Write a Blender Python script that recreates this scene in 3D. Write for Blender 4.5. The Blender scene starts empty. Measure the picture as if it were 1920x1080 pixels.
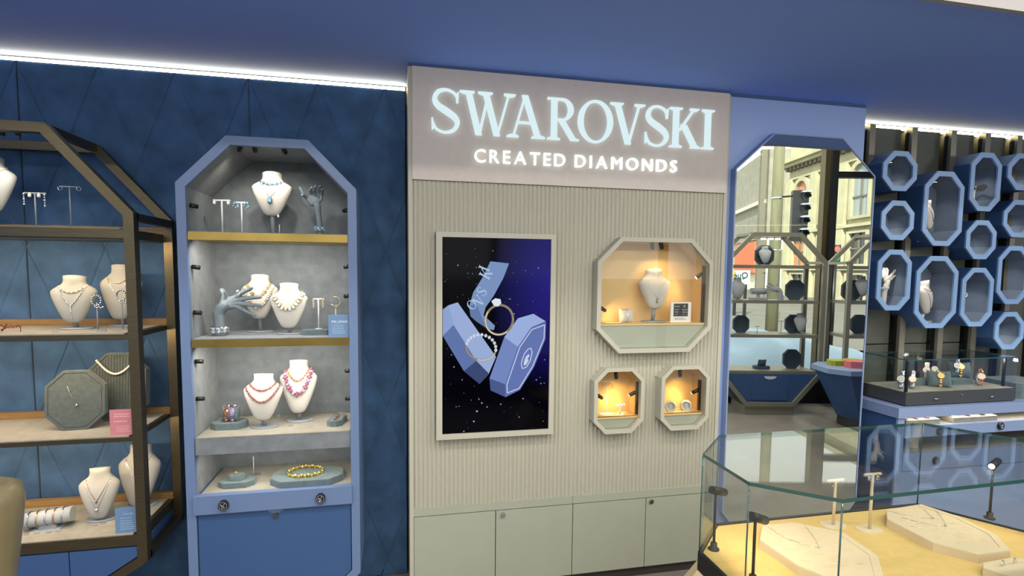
import bpy, bmesh, math, random
from mathutils import Vector, Matrix, geometry

random.seed(7)
sc = bpy.context.scene
COL = sc.collection
PI = math.pi

# ------------------------------------------------------------------ camera
FPX, CXP, CYP = 1010.0, 960.0, 584.0          # focal length and optical centre, pixels of the 1920x1080 frame
YAW, PITCH, ROLL, EYE = .2107, .0745, .0099, 1.6
_f = Vector((math.sin(YAW)*math.cos(PITCH), math.cos(YAW)*math.cos(PITCH), -math.sin(PITCH)))
_r0 = Vector((math.cos(YAW), -math.sin(YAW), 0)); _u0 = _r0.cross(_f)
_r = _r0*math.cos(ROLL) + _u0*math.sin(ROLL); _u = -_r0*math.sin(ROLL) + _u0*math.cos(ROLL)
EYEP = Vector((0, 0, EYE))
cam_d = bpy.data.cameras.new('camera'); cam = bpy.data.objects.new('camera', cam_d); COL.objects.link(cam)
cam_d.sensor_width = 36; cam_d.lens = FPX/1920*36; cam_d.shift_x = (960-CXP)/1920; cam_d.shift_y = (CYP-540)/1920
cam_d.clip_start = .02; cam_d.clip_end = 400
cam.matrix_world = Matrix(((_r.x, _u.x, -_f.x, 0), (_r.y, _u.y, -_f.y, 0), (_r.z, _u.z, -_f.z, EYE), (0, 0, 0, 1)))
sc.camera = cam

# ------------------------------------------------------------------ world, sun, exposure
sc.view_settings.view_transform = 'Standard'; sc.view_settings.look = 'None'
sc.view_settings.gamma = 1; sc.view_settings.use_curve_mapping = False
sc.view_settings.exposure = EXPO = 0.0
sc.cycles.use_denoising = True
sc.cycles.max_bounces = 9; sc.cycles.transparent_max_bounces = 24; sc.cycles.glossy_bounces = 5; sc.cycles.diffuse_bounces = 4
sc.cycles.caustics_reflective = False; sc.cycles.caustics_refractive = False
sc.cycles.sample_clamp_indirect = 4
wd = bpy.data.worlds.new('sky'); sc.world = wd; wd.use_nodes = True
_bg = wd.node_tree.nodes['Background']; _bg.inputs['Color'].default_value = (.97, .98, .92, 1); _bg.inputs['Strength'].default_value = SKY = 2.2
_sd = bpy.data.lights.new('sun', 'SUN'); _sd.energy = 8.0; _sd.angle = .01; _sd.color = (1, .93, .80)
_so = bpy.data.objects.new('sun', _sd); COL.objects.link(_so); _so.rotation_euler = Vector((.50, -.62, -.60)).to_track_quat('-Z', 'Y').to_euler()

# ------------------------------------------------------------------ points from the photograph, each at its own real depth
def ray(x, y): return _r*((x-CXP)/FPX) - _u*((y-CYP)/FPX) + _f
def at(x, y, Y): d = ray(x, y); return EYEP + d*(Y/d.y)            # on the plane Y = const, parallel to the main wall
def atz(x, y, z): d = ray(x, y); return EYEP + d*((z-EYE)/d.z)     # on the plane z = const
YW, YQ, YP, YC, YB = 2.84, 2.79, 2.51, 2.42, 2.36     # wall, quilted lining, white panel, blue cabinet front, bronze rack front
ZC = 2.516                                             # blue bulkhead underside
ZP = 2.503                                             # top of the white wall and the blue pier
YM = 2.49                                              # mirror face
def mir(p): return Vector((p[0], 2*YM-p[1], p[2]))     # seen in the mirror -> where it stands
def vdepth(x, y, d): return mir(EYEP + ray(x, y)*d)    # something seen in the mirror at path length d

# ------------------------------------------------------------------ materials
def lin(c): return tuple((v/12.92 if v <= .04045 else ((v+.055)/1.055)**2.4) for v in (x/255 for x in c))
MATS = {}
def mat(name, rgb, rough=.5, metal=0, noise=0, nscale=8, bump=0, bscale=60, sheen=0, spec=.5, emit=0, stretch=None, coat=0):
    m = bpy.data.materials.new(name); m.use_nodes = True; nt = m.node_tree; b = nt.nodes['Principled BSDF']
    c = lin(rgb); b.inputs['Base Color'].default_value = (*c, 1); b.inputs['Roughness'].default_value = rough
    b.inputs['Metallic'].default_value = metal; b.inputs['Specular IOR Level'].default_value = spec
    if coat: b.inputs['Coat Weight'].default_value = coat
    if sheen: b.inputs['Sheen Weight'].default_value = sheen; b.inputs['Sheen Roughness'].default_value = .4
    if emit: b.inputs['Emission Color'].default_value = (*c, 1); b.inputs['Emission Strength'].default_value = emit
    if noise or bump:
        tc = nt.nodes.new('ShaderNodeTexCoord'); mp = nt.nodes.new('ShaderNodeMapping'); nt.links.new(tc.outputs['Object'], mp.inputs[0])
        if stretch: mp.inputs['Scale'].default_value = stretch
    if noise:
        n = nt.nodes.new('ShaderNodeTexNoise'); n.inputs['Scale'].default_value = nscale; n.inputs['Detail'].default_value = 6
        nt.links.new(mp.outputs[0], n.inputs['Vector'])
        r = nt.nodes.new('ShaderNodeValToRGB'); r.color_ramp.elements[0].position = .3; r.color_ramp.elements[1].position = .7
        r.color_ramp.elements[0].color = (*[v*(1-noise) for v in c], 1); r.color_ramp.elements[1].color = (*[min(1, v*(1+noise)) for v in c], 1)
        nt.links.new(n.outputs[0], r.inputs[0]); nt.links.new(r.outputs[0], b.inputs['Base Color'])
    if bump:
        n2 = nt.nodes.new('ShaderNodeTexNoise'); n2.inputs['Scale'].default_value = bscale; n2.inputs['Detail'].default_value = 4
        nt.links.new(mp.outputs[0], n2.inputs['Vector'])
        bp = nt.nodes.new('ShaderNodeBump'); bp.inputs['Strength'].default_value = bump; bp.inputs['Distance'].default_value = .01
        nt.links.new(n2.outputs[0], bp.inputs['Height']); nt.links.new(bp.outputs[0], b.inputs['Normal'])
    MATS[name] = m; return m
def emis(name, rgb, s):
    m = bpy.data.materials.new(name); m.use_nodes = True; nt = m.node_tree; nt.nodes.clear()
    o = nt.nodes.new('ShaderNodeOutputMaterial'); e = nt.nodes.new('ShaderNodeEmission'); e.inputs[0].default_value = (*lin(rgb), 1); e.inputs[1].default_value = s
    nt.links.new(e.outputs[0], o.inputs[0]); MATS[name] = m; return m
def glass_mat(name, tint, f0=.04, gain=1.0):
    """thin clear glass: straight-through plus mirror reflection by Schlick's law on either face"""
    m = bpy.data.materials.new(name); m.use_nodes = True; nt = m.node_tree; nt.nodes.clear(); N = nt.nodes.new; L = nt.links.new
    o = N('ShaderNodeOutputMaterial'); t = N('ShaderNodeBsdfTransparent'); t.inputs[0].default_value = (*tint, 1)
    g = N('ShaderNodeBsdfGlossy'); g.inputs['Roughness'].default_value = 0.0; ge = N('ShaderNodeNewGeometry')
    d = N('ShaderNodeVectorMath'); d.operation = 'DOT_PRODUCT'; L(ge.outputs['Incoming'], d.inputs[0]); L(ge.outputs['Normal'], d.inputs[1])
    def ma(op, a, b):
        q = N('ShaderNodeMath'); q.operation = op
        for i, v in enumerate((a, b)):
            if isinstance(v, (int, float)): q.inputs[i].default_value = v
            elif v is not None: L(v, q.inputs[i])
        return q.outputs[0]
    x = ma('SUBTRACT', 1.0, ma('ABSOLUTE', d.outputs['Value'], None)); f = ma('MULTIPLY', ma('ADD', f0, ma('MULTIPLY', ma('POWER', x, 5.0), 1-f0)), gain)
    mx = N('ShaderNodeMixShader'); L(f, mx.inputs[0]); L(t.outputs[0], mx.inputs[1]); L(g.outputs[0], mx.inputs[2]); L(mx.outputs[0], o.inputs[0])
    MATS[name] = m; return m
mat('blue_paint', (136, 155, 192), .45, bump=.03, bscale=200)
mat('cabinet_paint', (106, 128, 166), .45, bump=.03, bscale=200)
mat('plaque_suede', (80, 88, 86), .95, noise=.14, nscale=60, bump=.2, bscale=300, sheen=.3)
mat('bust_rack', (166, 166, 160), .75, bump=.05, bscale=300)
mat('pier_paint', (150, 174, 225), .45)
mat('blue_deep', (56, 88, 134), .5)
mat('blue_bulkhead', (126, 160, 238), .85)
mat('blue_velvet', (60, 92, 128), .9, noise=.28, nscale=9, bump=.12, bscale=60, sheen=.4)
mat('blue_suede', (122, 128, 132), .95, noise=.14, nscale=22, bump=.12, bscale=150, sheen=.3)
mat('suede_top', (156, 151, 138), .95, noise=.10, nscale=24, bump=.15, bscale=120)
mat('pad_suede', (96, 112, 114), .95, noise=.12, nscale=60, bump=.2, bscale=300, sheen=.3)
mat('bronze', (100, 90, 68), .38, .9, noise=.12, nscale=14, stretch=(1, 1, 12))
mat('bronze_lit', (150, 146, 130), .5, .5)  # lighter copy of bronze: the brighter light by the window is in the colour
mat('brass_edge', (150, 128, 72), .30, 1, noise=.2, nscale=6)
mat('white_panel', (186, 183, 166), .55, bump=.02, bscale=200)
mat('white_header', (208, 198, 190), .6, noise=.03, nscale=30)
mat('white_door', (166, 170, 152), .45, noise=.02, nscale=10)
mat('plinth_dark', (66, 62, 58), .5)
mat('black', (14, 14, 16), .45)
mat('black_gloss', (8, 8, 10), .12)
mat('bust_white', (200, 196, 186), .75, bump=.05, bscale=300)
mat('bust_grey', (172, 176, 178), .85, bump=.05, bscale=300)
mat('skin_grey', (114, 126, 134), .8)
mat('acrylic_white', (225, 228, 230), .3)
mat('grey_post', (140, 146, 152), .4)
mat('silver', (215, 215, 220), .22, 1)
mat('gold', (225, 180, 110), .25, 1)
mat('rose_gold', (214, 150, 120), .25, 1)
mat('crystal', (225, 232, 240), .08, .35, spec=1, coat=1)
mat('crystal_blue', (120, 165, 190), .08, .35, spec=1, coat=1)
mat('crystal_gold', (228, 205, 165), .12, .6, coat=1)
mat('crystal_pink', (162, 94, 118), .1, .3, coat=1)
mat('crystal_red', (176, 92, 78), .1, .3, coat=1)
mat('crystal_lilac', (184, 160, 202), .1, .3, coat=1)
mat('crystal_yellow', (172, 172, 66), .1, .35, coat=1)
mat('pearl', (240, 232, 215), .25)
mat('card_blue', (110, 142, 180), .5)
mat('card_pink', (205, 130, 135), .5)
mat('card_white', (235, 230, 222), .5)
mat('card_black', (22, 22, 24), .4)
mat('ink_white', (235, 240, 240), .6)
mat('ink_pale_blue', (160, 185, 210), .6)
mat('ink_pink', (235, 175, 175), .6)
mat('ink_grey', (120, 120, 122), .6)
mat('ink_red', (110, 30, 18), .5)
mat('wood_strip', (142, 110, 64), .5, noise=.15, nscale=10, stretch=(1, 8, 8))
mat('tan_liner', (206, 188, 156), .8)
mat('wall_brown', (82, 84, 76), .6, noise=.06, nscale=5)
mat('post_light', (128, 124, 110), .35, .3)
mat('box_rim', (140, 176, 220), .45)
mat('box_lining', (112, 126, 146), .95, noise=.06, nscale=22)
mat('niche_cream', (220, 186, 128), .7)
mat('case_wood', (224, 200, 150), .6, noise=.06, nscale=6, stretch=(1, 1, 8))
mat('case_deck', (214, 182, 108), .85, noise=.05, nscale=40, bump=.1, bscale=200)
mat('pad_cream', (214, 196, 160), .85, bump=.15, bscale=200)
mat('floor_stone', (132, 123, 114), .42, noise=.16, nscale=4, bump=.05, bscale=30)
mat('ceiling_white', (160, 157, 157), .8)
mat('concrete', (150, 148, 134), .9, noise=.15, nscale=1.2)
mat('stone_wall', (186, 182, 152), .9, noise=.14, nscale=.8)
mat('stone_shadow', (120, 118, 104), .9)
mat('pale_wall', (226, 222, 200), .8, noise=.06, nscale=.5)
mat('pale_glass', (150, 160, 165), .2)
mat('window_dark', (60, 64, 66), .15)
mat('window_orange', (190, 130, 95), .3)
mat('wood_pole', (118, 118, 92), .85, noise=.15, nscale=3, stretch=(4, 4, .6))
mat('asphalt', (104, 102, 96), .8, noise=.14, nscale=.7)
mat('snow', (158, 178, 194), .8, noise=.06, nscale=3, bump=1.0, bscale=5)
mat('kerb', (170, 168, 160), .8)
mat('signal_black', (20, 22, 24), .4)
mat('sign_mint', (180, 226, 222), .5)
mat('sign_yellow', (230, 200, 70), .5)
mat('orange_wall', (214, 120, 84), .8)
mat('tree_bark', (130, 100, 70), .9)
mat('pink_box', (225, 120, 120), .6)
mat('green_box', (170, 175, 50), .6)
mat('glass_edge', (50, 88, 82), .1, 0, spec=1, emit=0)
mat('satin_olive', (150, 138, 104), .3, .3, noise=.15, nscale=6)
emis('led_warm', (255, 226, 160), 26)
emis('led_face', (255, 240, 215), 9)
emis('letter_glow', (218, 240, 244), 1.0)
emis('letter_glow_small', (240, 248, 246), 1.15)
glass_mat('glass', (.985, .995, .99))
glass_mat('glass_case', (.975, .99, .985))
glass_mat('glass_window', (.97, .98, .98), .04, .6)
_mm = mat('mirror_face', (236, 242, 238), .0, 1)
M = MATS

# ------------------------------------------------------------------ mesh builder
class MB:
    def __init__(s): s.v = []; s.f = []; s.mi = []; s.sm = []; s.mats = []
    def add(s, vs, fs, m=0, smooth=False):
        o = len(s.v); s.v += [Vector(p) for p in vs]
        for f in fs: s.f.append([i+o for i in f]); s.mi.append(m); s.sm.append(smooth)
        return s
    def box(s, x0, x1, y0, y1, z0, z1, m=0):
        return s.add([(x0,y0,z0),(x1,y0,z0),(x1,y1,z0),(x0,y1,z0),(x0,y0,z1),(x1,y0,z1),(x1,y1,z1),(x0,y1,z1)],
                     [(0,3,2,1),(4,5,6,7),(0,1,5,4),(1,2,6,5),(2,3,7,6),(3,0,4,7)], m)
    def _pt(s, p, ax, a):
        return (p[0], a, p[1]) if ax == 'Y' else ((p[0], p[1], a) if ax == 'Z' else (a, p[0], p[1]))
    def prism(s, poly, ax, a0, a1, m=0, m_side=None, scale1=None):
        n = len(poly); q = poly
        if scale1:
            cx = sum(p[0] for p in poly)/n; cy = sum(p[1] for p in poly)/n; q = [(cx+(p[0]-cx)*scale1, cy+(p[1]-cy)*scale1) for p in poly]
        s.add([s._pt(p, ax, a0) for p in poly] + [s._pt(p, ax, a1) for p in q], [tuple(range(n)), tuple(range(2*n-1, n-1, -1))], m)
        o = len(s.v)-2*n
        for i in range(n):
            j = (i+1) % n; s.f.append([o+i, o+j, o+n+j, o+n+i]); s.mi.append(m if m_side is None else m_side); s.sm.append(False)
        return s
    def ring(s, outer, inner, ax, a0, a1, m=0):
        n = len(outer); V = [s._pt(p, ax, a) for a in (a0, a1) for p in (*outer, *inner)]; F = []
        for i in range(n):
            j = (i+1) % n
            F += [(i, j, n+j, n+i), (2*n+i, 3*n+i, 3*n+j, 2*n+j), (i, 2*n+i, 2*n+j, j), (n+i, n+j, 3*n+j, 3*n+i)]
        return s.add(V, F, m)
    def shell(s, poly, ax, a0, a1, t, m=0):          # a hollow tube of thickness t (sides only), open at both ends
        return s.ring(poly, inset(poly, t), ax, a0, a1, m)
    def plate_holes(s, outer, holes, ax, a0, a1, m=0):
        polys = [outer]+holes; flat = [p for q in polys for p in q]
        tri = geometry.tessellate_polygon([[Vector((p[0], p[1], 0)) for p in q] for q in polys])
        n = len(flat); s.add([s._pt(p, ax, a) for a in (a0, a1) for p in flat], [t for t in tri] + [tuple(i+n for i in t[::-1]) for t in tri], m)
        o = len(s.v)-2*n; b = 0
        for q in polys:
            for i in range(len(q)):
                j = (i+1) % len(q); s.f.append([o+b+i, o+b+j, o+n+b+j, o+n+b+i]); s.mi.append(m); s.sm.append(False)
            b += len(q)
        return s
    def loft(s, rings, m=0, smooth=True, caps=True, closed=False):
        n = len(rings[0]); V = [p for r in rings for p in r]; F = []
        K = len(rings)
        for k in range(K if closed else K-1):
            for i in range(n):
                j = (i+1) % n; F.append((k*n+i, k*n+j, ((k+1) % K)*n+j, ((k+1) % K)*n+i))
        s.add(V, F, m, smooth)
        if caps and not closed:
            o = len(s.v)-K*n
            s.f.append([o+i for i in range(n)]); s.mi.append(m); s.sm.append(False)
            s.f.append([o+(K-1)*n+i for i in range(n)]); s.mi.append(m); s.sm.append(False)
        return s
    def tube(s, path, r, n=6, m=0, closed=False, smooth=True):
        P = [Vector(p) for p in path]; K = len(P); rings = []; up = None
        for k in range(K):
            t = (P[(k+1) % K]-P[k-1]) if closed or 0 < k < K-1 else (P[1]-P[0] if k == 0 else P[-1]-P[-2])
            t.normalize()
            if up is None: up = Vector((0, 0, 1)) if abs(t.z) < .9 else Vector((0, 1, 0))
            a = t.cross(up)
            if a.length < 1e-6: a = t.orthogonal()
            a.normalize(); b = a.cross(t); up = b
            rr = r[k] if isinstance(r, (list, tuple)) else r
            rings.append([P[k]+(a*math.cos(2*PI*i/n)+b*math.sin(2*PI*i/n))*rr for i in range(n)])
        return s.loft(rings, m, smooth, True, closed)
    def lathe(s, prof, c=(0, 0, 0), n=16, m=0, sx=1, sy=1, smooth=True):
        return s.loft([[(c[0]+r*math.cos(2*PI*i/n)*sx, c[1]+r*math.sin(2*PI*i/n)*sy, c[2]+z) for i in range(n)] for r, z in prof], m, smooth)
    def cyl(s, p0, p1, r, n=12, m=0): return s.tube([p0, p1], r, n, m)
    def ball(s, c, r, m=0, n=6, k=4, sz=1):
        return s.loft([[(c[0]+r*math.sin(PI*(j+.02)/(k+.04))*math.cos(2*PI*i/n), c[1]+r*math.sin(PI*(j+.02)/(k+.04))*math.sin(2*PI*i/n), c[2]+r*sz*math.cos(PI*(j+.02)/(k+.04))) for i in range(n)] for j in range(k+1)], m, True)
    def gem(s, c, ax, ay, az, m=0):                     # a cut stone: octagon prism with a table, given by three half axes
        c, ax, ay, az = Vector(c), Vector(ax), Vector(ay), Vector(az); o = [(1, .5), (.5, 1), (-.5, 1), (-1, .5), (-1, -.5), (-.5, -1), (.5, -1), (1, -.5)]
        return s.loft([[c+ax*x*k+ay*y*k+az*h for x, y in o] for k, h in ((.4, -1), (1, 0), (.6, 1))], m, False)
    def xf(s, mtx, start=0):
        for i in range(start, len(s.v)): s.v[i] = mtx @ s.v[i]
        return s
    def build(s, name, ms, parent=None, org=None):
        ms = [ms] if not isinstance(ms, (list, tuple)) else ms
        if org is None: org = ORG.get(parent.name, Vector((0, 0, 0))) if parent else Vector((0, 0, 0))
        me = bpy.data.meshes.new(name); me.from_pydata([tuple(p-org) for p in s.v], [], s.f)
        for q in ms: me.materials.append(M[q] if isinstance(q, str) else q)
        for i, p in enumerate(me.polygons): p.material_index = s.mi[i]; p.use_smooth = s.sm[i]
        bm = bmesh.new(); bm.from_mesh(me); bmesh.ops.recalc_face_normals(bm, faces=bm.faces); bm.to_mesh(me); bm.free()
        o = bpy.data.objects.new(name, me); COL.objects.link(o)
        if parent: o.parent = parent; ORG[o.name] = org
        return o
ORG = {}
def oct8(cx, cz, w, h, c, c2=None):
    c2 = c if c2 is None else c2; a, b = w/2, h/2
    return [(cx-a, cz-b+c2), (cx-a+c2, cz-b), (cx+a-c2, cz-b), (cx+a, cz-b+c2), (cx+a, cz+b-c), (cx+a-c, cz+b), (cx-a+c, cz+b), (cx-a, cz+b-c)]
def inset(poly, t):
    n = len(poly); out = []
    A = sum(poly[i][0]*poly[(i+1) % n][1]-poly[(i+1) % n][0]*poly[i][1] for i in range(n)); sg = 1 if A > 0 else -1
    for i in range(n):
        p0, p1, p2 = (Vector(poly[i-1]), Vector(poly[i]), Vector(poly[(i+1) % n]))
        d1 = (p1-p0).normalized(); d2 = (p2-p1).normalized(); n1 = Vector((-d1.y, d1.x))*sg; n2 = Vector((-d2.y, d2.x))*sg
        b = (n1+n2); b = b/(b.length_squared)*2*t; out.append((p1.x+b.x, p1.y+b.y))
    return out
def clip(poly, a, b, c):                                # keep a*x+b*y<=c
    out = []
    for i in range(len(poly)):
        p, q = poly[i], poly[(i+1) % len(poly)]; dp, dq = a*p[0]+b*p[1]-c, a*q[0]+b*q[1]-c
        if dp <= 0: out.append(p)
        if dp*dq < 0: t = dp/(dp-dq); out.append((p[0]+(q[0]-p[0])*t, p[1]+(q[1]-p[1])*t))
    return out
def tag(o, label=None, cat=None, group=None, kind=None):
    if label: o['label'] = label
    if cat: o['category'] = cat
    if group: o['group'] = group
    if kind: o['kind'] = kind
    return o
def thing(name, label, cat, loc=(0, 0, 0), rz=0, group=None, world=False):
    o = bpy.data.objects.new(name, None); o.empty_display_size = .05; COL.objects.link(o); o.location = loc; o.rotation_euler = (0, 0, rz)
    if world: ORG[o.name] = Vector(loc)                 # parts of it are given in world coordinates
    return tag(o, label, cat, group)
def struct(o, label=None): return tag(o, label, kind='structure')
def lamp(name, kind, loc, energy, color, target=None, size=.1, size_y=None, spot=60, blend=.6, parent=None, radius=.01, spread=None):
    d = bpy.data.lights.new(name, kind); d.energy = energy; d.color = color
    if kind == 'AREA':
        d.size = size
        if size_y: d.shape = 'RECTANGLE'; d.size_y = size_y
        else: d.shape = 'DISK'
        if spread: d.spread = spread
    else: d.shadow_soft_size = radius
    if kind == 'SPOT': d.spot_size = math.radians(spot); d.spot_blend = blend
    o = bpy.data.objects.new(name, d); COL.objects.link(o); org = ORG.get(parent.name, Vector((0, 0, 0))) if parent else Vector((0, 0, 0))
    o.location = Vector(loc)-org
    if target is not None: o.rotation_euler = (Vector(target)-Vector(loc)).to_track_quat('-Z', 'Y').to_euler()
    if parent: o.parent = parent
    return o
WARM = (1, .80, .55); NEUT = (1, .92, .80); COOL = (.85, .92, 1); AMBER = (1, .62, .22)
# ================================================================== the room shell
X0, X1 = -3.3, 6.6
PLZ0, PLZ1 = at(765.7, 124, YP).x-.003, at(1624, 203, 2.53).x
SDIR = Vector((.978, .209, 0)); SPT = Vector((5.396, 2*YM-5.639, 0))     # storefront line, found from its image in the mirror
SNRM = Vector((-.209, .978, 0))                                          # points into the shop
def sf(s, t=0, z=0): p = SPT + SDIR*s + SNRM*t; return Vector((p.x, p.y, z))
def sfY(X): return SPT.y + (X-SPT.x)*SDIR.y/SDIR.x
ZH = 3.38
flo = MB().prism([(X0, sfY(X0)-.1), (X1, sfY(X1)-.1), (X1, 3.0), (X0, 3.0)], 'Z', -.12, 0).build('floor', 'floor_stone'); struct(flo, 'grey brown stone floor of the shop')
struct(MB().box(X0, X1, 2.87, 3.0, 0, ZC).build('wall_back', 'wall_brown'), 'long back wall of the shop')
struct(MB().box(X0-.15, X0, -3, 3.0, 0, ZH).build('wall_left', 'blue_bulkhead'), 'blue end wall')
struct(MB().box(X1, X1+.15, -1, 3.0, 0, ZH).build('wall_right', 'blue_bulkhead'), 'blue far end wall')
YBK = atz(1735, 0, ZC).y
struct(MB().box(X0, X1, YBK, 3.0, ZC, ZH).build('ceiling', 'blue_bulkhead'), 'pale blue lowered ceiling over the display wall')
struct(MB().prism([(X0, sfY(X0)-.1), (X1, sfY(X1)-.1), (X1, YBK), (X0, YBK)], 'Z', ZH, ZH+.1).build('ceiling_high', 'ceiling_white'), 'white higher ceiling towards the shop window')
struct(MB().box(PLZ0, at(1365.7, 178, YP).x, YP-.012, 2.866, ZP, ZC).box(at(1365.7, 178, YP).x, PLZ1, 2.53, 2.866, ZP-.003, ZC).build('trim_1', 'blue_deep'), 'added blue infill in the shaded ceiling tone above the white wall and the mirror pier')  # added infill; its darker blue holds the shade of the dim ceiling
struct(MB().box(X0, X1, YBK-.02, YBK-.0005, ZC-.004, ZH-.001).build('trim_2', 'ceiling_white'), 'white fascia of the lowered ceiling')
# the light slot between lining and ceiling
_ZQ = 2.489
for (a, b, nm) in ((X0, .045, 'linear cove light above the quilted blue lining'), (2.50, X1, 'linear cove light above the brown wall with octagon boxes')):
    t = thing('cove_light', nm, 'light strip', ((a+b)/2, 2.82, _ZQ), world=True)
    MB().prism([(2.822, _ZQ+.0215), (2.845, _ZQ+.0215), (2.845, _ZQ), (2.826, _ZQ)], 'X', a, b).build('channel', 'silver', t)
    MB().prism([(2.802, _ZQ), (2.8215, _ZQ+.021), (2.8255, _ZQ)], 'X', a, b).build('diffuser', 'led_warm', t)

# quilted lining: tall diamonds, each a padded tile, split where the panel joints run
def _ax(px): return at(px, 150, YQ).x
PER = (at(600, 165, YQ).x - at(187, 135, YQ).x)/3; AX0 = at(465, 155, YQ).x
SEAMS = [AX0+3*PER*k for k in (-3, -2, -1, 0)]
QH = .40; TOPZ = _ZQ-.002
lin_ = MB().box(X0, .045, 2.805, 2.832, 0, _ZQ).build('wall_lining', 'blue_velvet'); struct(lin_, 'quilted dark blue fabric wall lining')
for r in range(-1, 8):
    for c in range(-9, 3):
        cx = AX0 + PER*(c + (0 if r % 2 else .5)); cz = TOPZ - QH*r
        dia = [(cx-PER/2, cz), (cx, cz-QH), (cx+PER/2, cz), (cx, cz+QH)]
        for k in (0, 1):
            q = clip(dia, 0, 1, TOPZ); q = clip(q, 0, -1, 0) if len(q) > 2 else q
            if len(q) > 2: q = clip(q, 1, 0, .043)
            if len(q) > 2: q = clip(q, -1, 0, -X0)
            sm = [s for s in SEAMS if abs(s-cx) < .02]
            if sm and len(q) > 2: q = clip(q, 1, 0, sm[0]-.002) if k == 0 else clip(q, -1, 0, -sm[0]-.002)
            elif k == 1: continue
            A = abs(sum(q[i][0]*q[(i+1) % len(q)][1]-q[(i+1) % len(q)][0]*q[i][1] for i in range(len(q))))/2 if len(q) > 2 else 0
            if A < .002: continue
            n = len(q); mx = sum(p[0] for p in q)/n; mz = sum(p[1] for p in q)/n
            def sc_(p, k_): return (mx+(p[0]-mx)*k_, mz+(p[1]-mz)*k_)
            mb = MB().loft([[(p[0], 2.805, p[1]) for p in q], [(p[0], 2.7965, p[1]) for p in q],
                            [(p[0]+.003, 2.7925, p[1]) for p in (sc_(p, .93) for p in q)], [(p[0]+.02, 2.7885, p[1]) for p in (sc_(p, .45) for p in q)]], 0, False)
            mb.build('quilt_tile', 'blue_velvet', lin_)
MB().box(X0, .045, 2.795, 2.806, 0, .035).build('skirting', 'black', lin_)
_sk = bpy.data.objects['skirting']

# ================================================================== the white feature wall with the lettering
def pp(x, y, Y=YP): return at(x, y, Y)
PL = pp(772.3, 124).x; PLo = pp(765.7, 124, YP).x; PR = pp(1356.5, 380).x; PRh = pp(1365.7, 178).x
zHB = pp(1065, 349.6).z; zBB = pp(1043, 931.8).z; zTB = pp(1043, 947).z; zDB = pp(1062, 1078).z
fw = thing('feature_wall', 'white panel wall with large lit serif lettering, vertical ribs and low doors', 'wall panel', ((PL+PR)/2, YP+.15, 0), world=True)
hd = MB().box(PL, PRh, YP-.012, YP+.02, zHB, ZP).build('header_panel', 'white_header', fw)
MB().box(PLo-.003, PL, YP-.004, 2.86, 0.0, ZP).build('corner_post', 'white_panel', fw)
MB().box(PR, PR+.02, YP+.0, 2.86, 0.0, ZP-.001).build('side_return', 'white_panel', fw)
MB().box(PL, PR, YP+.03, YP+.10, 0, zDB-.006).build('plinth', 'plinth_dark', fw)
MB().box(PL, PR, YP+.30, YP+.33, 0, ZP-.01).build('back_board', 'white_panel', fw)
# octagon openings: front outline in px -> metres on the face of the box
def octpx(xl, xr, yt, yb, xt0, xt1, yl0, yl1, Y):
    a = at(xl, (yl0+yl1)/2, Y).x; b = at(xr, (yl0+yl1)/2, Y).x; t = at((xt0+xt1)/2, yt, Y).z; u = at((xt0+xt1)/2, yb, Y).z
    c = min(at(xt0, yt, Y).x-a, t-at(xl, yl0, Y).z); return ((a+b)/2, (t+u)/2, b-a, t-u, c)
YN = YP-.06
N1 = octpx(1120, 1336, 446, 661, 1170, 1300, 490, 612, YN)
N2 = octpx(1114, 1208, 690, 813, 1138, 1186, 716, 790, YN)
N3 = octpx(1240, 1330, 686, 806, 1262, 1314, 712, 778, YN)
NICHES = [(N1, .021), (N2, .019), (N3, .019)]
holes = [inset(oct8(*n), .006) for n, _ in NICHES]
MB().plate_holes([(PL, zTB), (PR, zTB), (PR, zHB), (PL, zHB)], [h[::-1] for h in holes], 'Y', YP+.006, YP+.016).build('rib_backing', 'white_panel', fw)
xm = pp(1073.6, 929.6).x
def prof(x0, x1, n=6): return [(x0+(x1-x0)*i/n, -math.sin(PI*i/n)*.0085) for i in range(n+1)]
_rib = None
def oct_span(h, x):                                     # z-interval of an octagon at x
    zs = []
    for i in range(len(h)):
        p, q = h[i], h[(i+1) % len(h)]
        if (p[0]-x)*(q[0]-x) <= 0 and abs(p[0]-q[0]) > 1e-9: zs.append(p[1]+(q[1]-p[1])*(x-p[0])/(q[0]-p[0]))
    return (min(zs), max(zs)) if len(zs) > 1 else None
for (xa, xb, nn) in ((PL+.002, xm-.001, 38), (xm+.001, PR, 37)):
    w = (xb-xa)/nn
    for i in range(nn):
        xc = xa+w*(i+.5); segs = [(zBB, zHB-.002)]
        for h in holes:
            sp = [oct_span(h, xc+d) for d in (-w/2, 0, w/2)]; sp = [q for q in sp if q]
            if sp:
                lo, hi = min(q[0] for q in sp), max(q[1] for q in sp); new = []
                for s0, s1 in segs:
                    if hi <= s0 or lo >= s1: new.append((s0, s1))
                    else: new += [z for z in ((s0, lo), (hi, s1)) if z[1]-z[0] > .004]
                segs = new
        for s0, s1 in segs:
            key = round(w, 5)
            if _rib is None or _rib[0] != key:
                mb = MB().prism([(x, YP+.006+y) for x, y in prof(-w/2+.0012, w/2-.0012)], 'Z', 0, 1)
                o = mb.build('rib', 'white_panel', fw, org=Vector((0, 0, 0))); _rib = (key, o.data)
            else:
                o = bpy.data.objects.new('rib', _rib[1]); COL.objects.link(o); o.parent = fw
            o.location = Vector((xc, 0, s0))-ORG[fw.name]; o.scale = (1, 1, s1-s0)
MB().box(PL, xm-.001, YP-.004, YP+.02, zTB+.002, zBB).build('trim_rail', 'white_door', fw)
MB().box(xm+.001, PR, YP-.004, YP+.02, zTB+.002, zBB).build('trim_rail', 'white_door', fw)
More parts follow.
